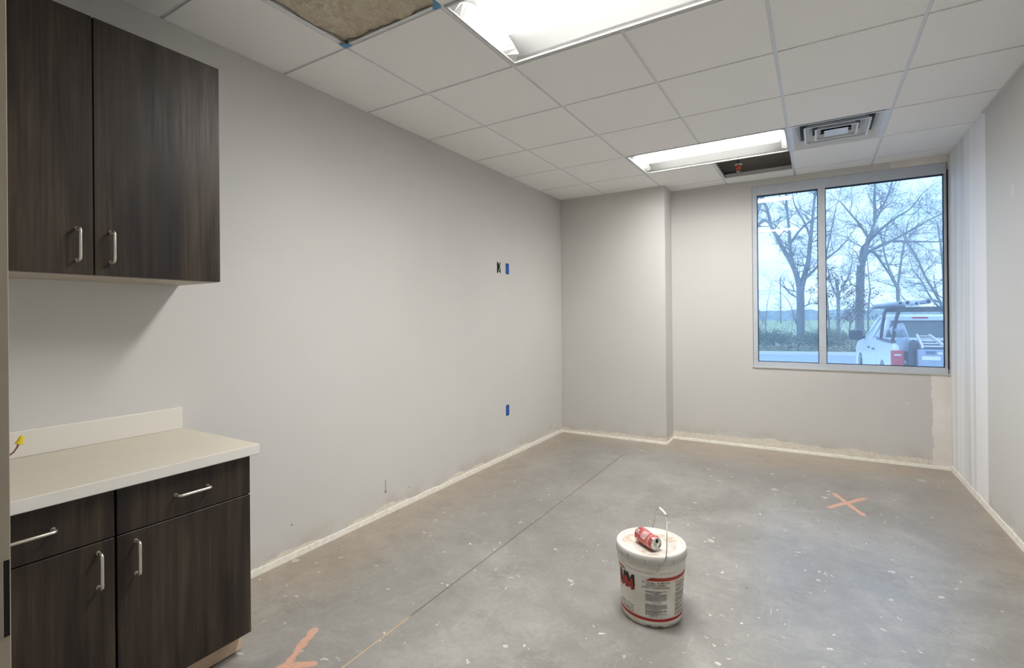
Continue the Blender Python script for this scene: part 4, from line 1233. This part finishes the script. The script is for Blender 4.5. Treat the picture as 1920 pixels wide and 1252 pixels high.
tree('understorey_tree', *TR['u3'], 0.05, 'slender sapling just right of the big trunk near the truck', 17, 0.9, twig=0.8, maxlev=3)
tree('understorey_tree', *TR['u4'], 0.045, 'short crooked sapling left of the big trunk near the truck', 18, 0.9, twig=0.6, maxlev=3)
tree('bare_shrub', *TR['s1'], 0.035, 'thin upright leafless shrub at the left end of the window view', 19, 0.9, 'shrub', twig=0.8, mat=M_BARK2, maxlev=3)
tree('bare_shrub', *TR['s2'], 0.035, 'leafless shrub arching left in front of the forked tree', 20, 0.9, 'shrub', twig=0.8, mat=M_BARK2, maxlev=3)
tree('bare_tree', 44, [[(7.9, -0.3), (7.95, 2.0), (7.9, 3.6)], [(7.9, 3.6), (8.2, 5.6), (8.6, 8.0)], [(7.9, 3.6), (7.2, 5.2), (6.9, 7.2)]], 0.13, 'leafless tree farther back between the big tree and the right edge of the window', 21, 0.9)
tree('bare_tree', 40, [[(3.2, -0.3), (3.3, 2.5), (3.2, 4.6)], [(3.2, 4.6), (3.6, 6.6), (4.1, 9.2)], [(3.2, 4.6), (2.9, 6.6), (3.0, 9.0)]], 0.12, 'leafless tree farther back behind the window mullion', 22, 0.9)

rnd = random.Random(88)
for k in range(9):
    x = -1.2 + k * 0.93 + rnd.uniform(-0.2, 0.2); z = rnd.uniform(0.3, 0.7)
    tree('bare_shrub', rnd.uniform(28.6, 30.0), [[(x, -0.4), (x + 0.05, z)], [(x + 0.05, z), (x + rnd.uniform(-0.5, -0.2), z + 0.9)], [(x + 0.05, z), (x + rnd.uniform(0.2, 0.6), z + 0.8)]], 0.022,
         'low twiggy leafless shrub in the scrubby verge under the trees', 200 + k, 1.0, 'shrub', 'twiggy shrubs in the verge', twig=0.55, mat=M_BARK2, maxlev=3)
# dead leaves on the small tree, and the scrub at the verge
def scatter_leaves(name, n, cen, sx, sy, sz, size, mat, label, cat, seed, fall=True):
    rnd = random.Random(seed); bm = nb()
    cl = [Vector((rnd.gauss(0, sx), rnd.gauss(0, sy), rnd.gauss(0, sz))) for _ in range(26)]
    for k in range(n):
        c = rnd.choice(cl) + Vector((rnd.gauss(0, 0.17), rnd.gauss(0, 0.2), rnd.gauss(0, 0.13)))
        a = Vector((rnd.gauss(0, 1), rnd.gauss(0, 1), rnd.gauss(0, 1))).normalized(); b = a.orthogonal().normalized(); s = size * rnd.uniform(0.6, 1.3)
        bm.faces.new([bm.verts.new(c + a * s), bm.verts.new(c + b * s * 0.45), bm.verts.new(c - a * s), bm.verts.new(c - b * s * 0.45)])
    o = obj(name, bm, mat, None, fix=False); o.location = cen
    return tag(o, label, cat, kind='stuff')
M_DEAD = simple('dead leaves', lin(98, 90, 92), 0.85, var=0.3, vscale=5)
M_SCRUB = simple('scrub leaves', lin(104, 120, 104), 0.85, var=0.35, vscale=3)
M_SCRUB2 = simple('dry weeds', lin(160, 160, 138), 0.85, var=0.25, vscale=3)
scatter_leaves('dead_leaves', 1500, (3.8, 31.1, 2.5), 0.48, 0.4, 0.85, 0.065, M_DEAD, 'dead brown leaves clinging to the small tree right of the mullion', 'leaves', 41)
scatter_leaves('dead_leaves', 800, (5.0, 33.0, 2.1), 0.5, 0.4, 0.65, 0.06, M_DEAD, 'dead brown leaves hanging around the big trunk near the truck', 'leaves', 42)
def scrub(name, y0, y1, x0, x1, n, hmin, hmax, mat, label, seed):
    rnd = random.Random(seed); bm = nb()
    for k in range(n):
        x = rnd.uniform(x0, x1); y = rnd.uniform(y0, y1) + (x) * 0.21
        hh = rnd.uniform(hmin, hmax) * (0.65 + 0.6 * mnoise.noise(Vector((x * 0.8, seed, 0)))) ; p = Vector((x, y, GZ + 0.10))
        d = Vector((rnd.gauss(0, 0.35), rnd.gauss(0, 0.3), 1)).normalized()
        q = p + d * hh
        w = rnd.uniform(0.006, 0.012); s = Vector((w, 0, 0))
        bm.faces.new([bm.verts.new(p - s), bm.verts.new(p + s), bm.verts.new(q)])
        for _ in range(4):
            c = p.lerp(q, rnd.uniform(0.15, 1.0)) + Vector((rnd.gauss(0, 0.06), rnd.gauss(0, 0.06), rnd.gauss(0, 0.05)))
            a = Vector((rnd.gauss(0, 1), rnd.gauss(0, 1), rnd.gauss(0, 1))).normalized(); b = a.orthogonal().normalized(); z = rnd.uniform(0.03, 0.06)
            bm.faces.new([bm.verts.new(c + a * z), bm.verts.new(c + b * z * 0.5), bm.verts.new(c - a * z), bm.verts.new(c - b * z * 0.5)])
    o = obj(name, bm, mat, None, fix=False)
    return tag(o, label, 'undergrowth', kind='stuff')
scrub('undergrowth', 27.6, 32.0, -2.5, 10.5, 11000, 0.7, 1.7, M_SCRUB, 'dark green scrub along the verge under the trees', 51)
scrub('dry_weeds', 27.0, 29.5, -2.5, 10.5, 3200, 0.3, 0.9, M_SCRUB2, 'pale dry weeds at the front of the verge behind the curb', 52)
# far tree line
rnd = random.Random(77); bm = nb()
top = [bm.verts.new((-90 + k * 1.5, 0, 2.6 + 0.35 * mnoise.noise(Vector((k * 0.3, 2, 0))) + 0.5 * rnd.random())) for k in range(160)]
bot = [bm.verts.new((-90 + k * 1.5, 0, -2.0)) for k in range(160)]
tb = [bm.verts.new((-90 + k * 1.5, 9, 2.2)) for k in range(160)]
bb = [bm.verts.new((-90 + k * 1.5, 9, -2.0)) for k in range(160)]
for k in range(159):
    bm.faces.new((bot[k], bot[k+1], top[k+1], top[k])); bm.faces.new((top[k], top[k+1], tb[k+1], tb[k])); bm.faces.new((tb[k], tb[k+1], bb[k+1], bb[k]))
o = obj('distant_woods', bm, simple('hazy far woods', lin(172, 184, 194), 0.95, var=0.15, vscale=0.3)); o.location = (40, 190, 0)  # distance haze is painted into the pale blue-grey colour
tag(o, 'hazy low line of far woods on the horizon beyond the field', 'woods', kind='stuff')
bm = nb(); tube(bm, [(0, 0, -1), (0, 0, 9.5)], 0.11, 8); tube(bm, [(-1.1, 0, 8.8), (1.1, 0, 8.8)], 0.05, 6)
o = obj('utility_pole', bm, M_BARK2); o.location = (-3.2, 120, 0)
tag(o, 'thin far utility pole standing in the field, seen in the left pane', 'utility pole')

# ------------------------------------------------------------------ pickup truck
M_TW = simple('white truck paint', lin(232, 236, 240), 0.25, 0, 0.6, var=0.01)
M_TG = simple('dark truck glass', lin(60, 84, 92), 0.08, 0, 0.8, var=0.1, vscale=2)
M_TB = simple('black truck trim', lin(46, 54, 66), 0.5, var=0.08)
M_TR = simple('red tail lamp', lin(200, 50, 66), 0.25, var=0.08, vscale=30)
M_TC = simple('bed liner', lin(88, 104, 126), 0.6, var=0.1, vscale=3)
M_TIRE = simple('tyre rubber', lin(36, 40, 46), 0.8)
M_TS = simple('steel grey', lin(150, 160, 172), 0.35, 0.4, var=0.08, vscale=4)
tk = thing('pickup_truck', 'white pickup truck with black ladder rack parked outside the window', 'truck', (3.885, 10.80, GZ), math.radians(2.3))
# local: x right (0 = left side), y forward from the tail, z up
TW_, TL_ = 2.0, 5.9
def side(x0, x1, name='bed_side', arch=True, inner=False):
    pass
def arc_pts(cy, cz, r, a0, a1, n=10):
    return [(cy + r * math.cos(math.radians(a0 + (a1 - a0) * k / n)), cz + r * math.sin(math.radians(a0 + (a1 - a0) * k / n))) for k in range(n + 1)]
RWY, FWY = 1.20, 4.86
prof = [(0.02, 0.55), (0.0, 0.75), (0.0, 1.38), (0.10, 1.40), (1.98, 1.40), (1.98, 0.50)]
prof += [(RWY + 0.47, 0.50)] + arc_pts(RWY, 0.52, 0.46, 0, 180)[1:-1] + [(RWY - 0.47, 0.50), (0.10, 0.50)]
for (xa, xb, nm) in ((0.0, 0.11, 'bed_side'), (TW_ - 0.11, TW_, 'bed_side')):
    bm = nb(); ext(bm, [(xa, y, z) for y, z in prof], (xb - xa, 0, 0)); bmesh.ops.bevel(bm, geom=[e for e in bm.edges if abs(e.verts[0].co.x - e.verts[1].co.x) < 1e-6 and e.verts[0].co.z > 1.3 and e.verts[1].co.z > 1.3], offset=0.03, segments=3, affect='EDGES')
    obj(nm, bm, M_TW, tk)
bm = nb(); box(bm, (0.11, 0.05, 0.78), (TW_ - 0.11, 1.98, 0.86)); box(bm, (0.11, 1.90, 0.86), (TW_ - 0.11, 1.98, 1.38)); obj('bed_floor', bm, M_TC, tk)
for xa in (0.0, TW_ - 0.12):
    bm = nb(); box(bm, (xa, 0.10, 1.395), (xa + 0.12, 1.95, 1.425), 0.01); obj('rail_cap', bm, M_TB, tk)
# cab: lower body and front
cprof = [(2.0, 0.45), (2.0, 1.42), (2.02, 1.42), (4.15, 1.36), (5.55, 1.22), (5.85, 1.05), (5.90, 0.55), (5.75, 0.45), (FWY + 0.48, 0.45)] + arc_pts(FWY, 0.5, 0.47, 0, 180)[1:-1] + [(FWY - 0.48, 0.45)]
bm = nb(); ext(bm, [(0.0, y, z) for y, z in cprof], (TW_, 0, 0)); bmesh.ops.bevel(bm, geom=[e for e in bm.edges if abs(e.verts[0].co.x - e.verts[1].co.x) < 1e-6 and e.verts[0].co.z > 0.9], offset=0.06, segments=3, affect='EDGES')
obj('cab_body', bm, M_TW, tk)
# greenhouse: pillars, roof, glass
def gh(y, z, ins): return [(ins, y, z), (TW_ - ins, y, z)]
rb, rt, ft, fb = (2.03, 1.40), (2.16, 1.88), (3.55, 1.93), (4.25, 1.36)
def gquad(a, b, ia, ib): return None
bm = nb()
# roof
R4 = [(0.26, 2.12, 1.86), (TW_ - 0.26, 2.12, 1.86), (TW_ - 0.27, 3.55, 1.90), (0.27, 3.55, 1.90)]
ext(bm, R4, (0, 0, 0.07)); bmesh.ops.bevel(bm, geom=bm.edges[:], offset=0.03, segments=3, affect='EDGES')
obj('roof', bm, M_TW, tk)
bm = nb(); box(bm, (0.28, 2.075, 1.83), (TW_ - 0.28, 2.13, 1.925), 0.01); obj('roof_edge', bm, M_TW, tk)
for sx, s in ((0, 1), (TW_, -1)):
    for pa, pb_, pr_ in (((0.10, 2.04, 1.38), (0.29, 2.17, 1.90), 0.06), ((0.06, 3.05, 1.36), (0.28, 2.95, 1.90), 0.04), ((0.07, 4.22, 1.34), (0.29, 3.52, 1.90), 0.045)):
        bm = nb(); tube(bm, [(sx + s*pa[0], pa[1], pa[2]), (sx + s*pb_[0], pb_[1], pb_[2])], pr_, 8); obj('pillar', bm, M_TW, tk)
bm = nb(); ext(bm, [(0.12, 2.05, 1.42), (TW_ - 0.12, 2.05, 1.42), (TW_ - 0.28, 2.15, 1.86), (0.28, 2.15, 1.86)], (0, 0.01, 0)); obj('rear_window', bm, M_TG, tk)
for sx, s in ((0, 1), (TW_, -1)):
    bm = nb(); ext(bm, [(sx + s*0.06, 2.12, 1.40), (sx + s*0.05, 4.16, 1.36), (sx + s*0.28, 3.50, 1.88), (sx + s*0.28, 2.22, 1.86)], (s * 0.01, 0, 0)); obj('side_window', bm, M_TG, tk)
bm = nb(); ext(bm, [(0.08, 4.24, 1.35), (TW_ - 0.08, 4.24, 1.35), (TW_ - 0.29, 3.56, 1.89), (0.29, 3.56, 1.89)], (0, 0.01, 0.005)); obj('windscreen', bm, M_TG, tk)
bm = nb(); box(bm, (0.68, 2.055, 1.880), (0.98, 2.075, 1.915), 0.008); obj('brake_light', bm, M_TR, tk)
# lower white strip under the rear window
bm = nb(); box(bm, (0.12, 1.985, 1.36), (TW_ - 0.12, 2.03, 1.44), 0.01); obj('cab_strip', bm, M_TW, tk)
# tail lamps
for x0 in (-0.012, TW_ - 0.19):
    bm = nb(); box(bm, (x0, -0.025, 0.82), (x0 + 0.20, 0.12, 1.26), 0.015); tl_ = obj('tail_light', bm, M_TR, tk)
    bm = nb(); box(bm, (x0 + 0.04, -0.030, 1.155), (x0 + 0.15, -0.022, 1.185)); box(bm, (x0 + 0.05, -0.030, 0.86), (x0 + 0.15, -0.022, 0.96)); obj('reverse_lens', bm, M_CW, tl_)
# bumper and lowered tailgate
bm = nb(); box(bm, (0.05, -0.14, 0.50), (TW_ - 0.05, 0.05, 0.74), 0.03); obj('bumper', bm, M_TS, tk)
bm = nb(); box(bm, (0.20, -0.62, 0.80), (TW_ - 0.20, -0.03, 0.87), 0.012); obj('tailgate', bm, M_TW, tk)
# wheels
for wx, wy in ((0.03, RWY), (0.03, FWY), (TW_ - 0.27, RWY), (TW_ - 0.27, FWY)):
    bm = nb(); t_ = nb(); lathe(t_, [(0.20, 0.0), (0.36, 0.0), (0.40, 0.03), (0.40, 0.21), (0.36, 0.24), (0.20, 0.24)], 32)
    merge(bm, t_, Matrix.Translation((wx, wy, 0.40)) @ Matrix.Rotation(math.pi / 2, 4, 'Y')); w_ = obj('wheel', bm, M_TIRE, tk)
    bm = nb(); t_ = nb(); lathe(t_, [(0.0, 0.02), (0.08, 0.01), (0.10, 0.03), (0.20, 0.02), (0.22, 0.05), (0.22, 0.19), (0.0, 0.2)], 24); merge(bm, t_, Matrix.Translation((wx, wy, 0.40)) @ Matrix.Rotation(math.pi / 2, 4, 'Y')); obj('hub', bm, M_TS, w_)
# mirrors, door handles
for sx, s in ((0, -1), (TW_, 1)):
    bm = nb(); box(bm, (min(sx + s*0.06, sx + s*0.36), 3.86, 1.30), (max(sx + s*0.06, sx + s*0.36), 3.96, 1.56), 0.03); tube(bm, [(sx - s*0.01, 3.95, 1.36), (sx + s*0.10, 3.92, 1.38)], 0.04, 8); obj('wing_mirror', bm, M_TB, tk)
    bm = nb(); box(bm, (min(sx, sx + s*0.03), 3.05, 1.13), (max(sx, sx + s*0.03), 3.27, 1.17), 0.01); obj('door_handle', bm, M_TB, tk)
    bm = nb(); box(bm, (min(sx, sx + s*0.03), 2.30, 1.13), (max(sx, sx + s*0.03), 2.50, 1.17), 0.01); obj('door_handle', bm, M_TB, tk)
# ladder rack
rk = []
for sx, s in ((0.06, 1), (TW_ - 0.06, -1)):
    for y0, y1 in ((0.35, 0.25), (1.80, 1.85)):
        bm = nb(); tube(bm, smooth([Vector((sx, y0, 1.42)), Vector((sx + s*0.04, y0, 1.75)), Vector((sx + s*0.09, y1, 2.08)), Vector((sx + s*0.20, y1, 2.12))], 2), 0.032, 8); obj('rack_post', bm, M_TB, tk)
    bm = nb(); tube(bm, [(sx + s*0.12, 0.1, 2.12), (sx + s*0.12, 4.1, 2.15)], 0.026, 8); obj('rack_rail', bm, M_TB, tk)
for yy in (0.25, 1.85):
    bm = nb(); box(bm, (0.16, yy - 0.03, 2.03), (TW_ - 0.16, yy + 0.03, 2.13), 0.008); obj('rack_crossbar', bm, M_TB, tk)
# pipes on the rack (each a thing)
def tk_world(p): return tk.matrix_basis @ Vector(p)
bpy.context.view_layer.update()
M_PVC = simple('pale plastic pipe', lin(196, 206, 218), 0.4, var=0.05)
for px, pz, r, lab in ((0.13, 2.20, 0.036, 'dark narrow pipe on the truck rack, leftmost of the four'), (0.25, 2.205, 0.052, 'widest pale pipe on the truck rack, second from the left'), (0.39, 2.19, 0.042, 'pale pipe on the truck rack, third from the left'), (0.57, 2.225, 0.046, 'grey pipe on the truck rack, rightmost and highest of the four')):
    bm = nb(); t_ = nb(); lathe(t_, [(r * 0.82, 0.0), (r, 0.0), (r, 3.4), (r * 0.82, 3.4)], 20)
    bm.free(); bm = nb()
    n = 20; rings = []
    for (rr, yy) in ((r * 0.8, 0.0), (r, 0.0), (r, 3.4), (r * 0.8, 3.4)):
        rings.append([bm.verts.new((rr * math.cos(2*math.pi*k/n), yy, rr * math.sin(2*math.pi*k/n))) for k in range(n)])
    for q in range(4):
        A, B = rings[q], rings[(q + 1) % 4]
        for k in range(n):
            f = bm.faces.new((A[k], A[(k+1) % n], B[(k+1) % n], B[k])); f.smooth = True
    t_.free()
    o = obj('pipe', bm, M_PVC if r > 0.040 and pz < 2.22 else M_TS); o.matrix_basis = tk.matrix_basis @ Matrix.Translation((px, -0.05, max(pz, 2.131 + r)))
    tag(o, lab, 'pipe', 'pipes on the truck rack')
# ladder leaning out of the bed
bm = nb(); ladM = tk.matrix_basis
lad = thing('ladder', 'white ladder lying in the open truck bed', 'ladder', tuple(tk_world((0.38, -0.42, 1.33))), math.radians(2.3))
for x0, x1 in ((0.0, 0.24), (0.34, 0.45)):
    bm = nb(); ext(bm, [(x0, 0.0, 0.0), (x0 + 0.035, 0.0, 0.0), (x1 + 0.035, 1.75, 0.16), (x1, 1.75, 0.16)], (0, 0, 0.06)); obj('rail', bm, M_CW, lad)
for k in range(5):
    yy = 0.08 + k * 0.38; xo = 0.24 * yy / 1.75; xo2 = 0.34 + 0.11 * yy / 1.75
    bm = nb(); tube(bm, [(xo + 0.02, yy, 0.03 + 0.16 * yy / 1.75), (xo2 + 0.005, yy, 0.03 + 0.16 * yy / 1.75)], 0.014, 8); obj('rung', bm, M_CW, lad)
# machine wrapped in plastic, dark bag, case
mc = thing('mixing_machine', 'grey machine with a hopper standing in the truck bed', 'machine', tuple(tk_world((0.33, 0.25, 0.86))), math.radians(2.3))
bm = nb(); box(bm, (-0.265, -0.25, 0.38), (-0.065, -0.21, 0.65), 0.012); obj('front_panel', bm, M_TS, mc)
bm = nb(); box(bm, (-0.20, -0.20, 0.08), (0.10, 0.25, 0.56), 0.03); obj('motor_housing', bm, M_TB, mc)
t_ = nb(); lathe(t_, [(0.02, 0.56), (0.03, 0.66), (0.085, 0.80), (0.09, 0.82), (0.08, 0.82)], 20, c=(-0.16, 0.05, 0)); bm = nb(); merge(bm, t_); obj('hopper', bm, M_TS, mc)
bm = nb(); t_ = nb(); lathe(t_, [(0.03, 0.0), (0.045, 0.0), (0.05, 0.02), (0.05, 0.05), (0.02, 0.06)], 20); merge(bm, t_, Matrix.Translation((-0.15, -0.20, 0.16)) @ Matrix.Rotation(math.pi / 2, 4, 'X')); obj('pulley', bm, M_TS, mc)
for k in range(4):
    bm = nb(); tube(bm, [(-0.18 + (k % 2) * 0.26, -0.16 + (k // 2) * 0.36, 0.0), (-0.18 + (k % 2) * 0.26, -0.16 + (k // 2) * 0.36, 0.10)], 0.02, 6)
    obj('foot', bm, M_TB, mc)
# clear sheet draped behind the machine, built as a thin curved cloth
bm = nb(); rows = []
for i in range(17):
    u = i / 16.0; x = -0.22 + 0.42 * u; z = 0.80 + 0.14 * math.sin(min(1, u * 1.6) * math.pi / 2) - (0.70 * max(0, u - 0.55) ** 1.0 * 2.0 if u > 0.55 else 0)
    rows.append([bm.verts.new((x + 0.015 * math.sin(9 * u + j), 0.10 + 0.08 * j + 0.02 * math.sin(5 * u + j * 1.3), max(0.02, z - 0.012 * (j - 3) ** 2))) for j in range(7)])
for i in range(16):
    for j in range(6):
        f = bm.faces.new((rows[i][j], rows[i+1][j], rows[i+1][j+1], rows[i][j+1])); f.smooth = True
mp = bpy.data.materials.new('clear plastic sheet'); mp.use_nodes = True; n_, l_ = mp.node_tree.nodes, mp.node_tree.links
pb = n_['Principled BSDF']; pb.inputs['Base Color'].default_value = (0.8, 0.86, 0.92, 1); pb.inputs['Roughness'].default_value = 0.25; pb.inputs['Alpha'].default_value = 0.35
o = obj('plastic_sheet', bm, mp, None); o.matrix_basis = tk.matrix_basis @ Matrix.Translation((0.26, 0.32, 0.87)); tag(o, 'clear plastic sheet draped over the machine in the truck bed', 'plastic sheet')
# dark bag
bm = nb(); t_ = nb(); lathe(t_, [(0.0, 0.0), (0.065, 0.01), (0.08, 0.15), (0.075, 0.42), (0.06, 0.56), (0.02, 0.61), (0.0, 0.615)], 24, fn=lambda r, z, a: (r * (1 + 0.08 * math.sin(5 * a + z * 9)), z)); merge(bm, t_)
o = obj('sack', bm, M_TB); o.matrix_basis = tk.matrix_basis @ Matrix.Translation((0.295, -0.22, 0.871)); tag(o, 'dark sack between the machine and the grey case in the truck bed', 'sack')
# grey case with a dark and a pale rectangle on the tailgate
cs = thing('equipment_case', 'silver grey equipment case at the tail of the truck', 'case', tuple(tk_world((0.50, -0.57, 0.872))), math.radians(2.3))
bm = nb(); box(bm, (-0.19, 0.0, 0.0), (0.45, 0.12, 0.44), 0.015); obj('body', bm, M_TS, cs)
bm = nb(); box(bm, (-0.08, -0.006, 0.36), (0.06, 0.0, 0.42)); obj('dark_rectangle', bm, M_TC, cs)
bm = nb(); box(bm, (-0.14, -0.006, 0.25), (0.13, 0.0, 0.32)); obj('pale_rectangle', bm, M_CW, cs)
bm = nb(); box(bm, (0.09, -0.012, 0.36), (0.16, 0.0, 0.40), 0.004); obj('latch', bm, M_CW, cs)
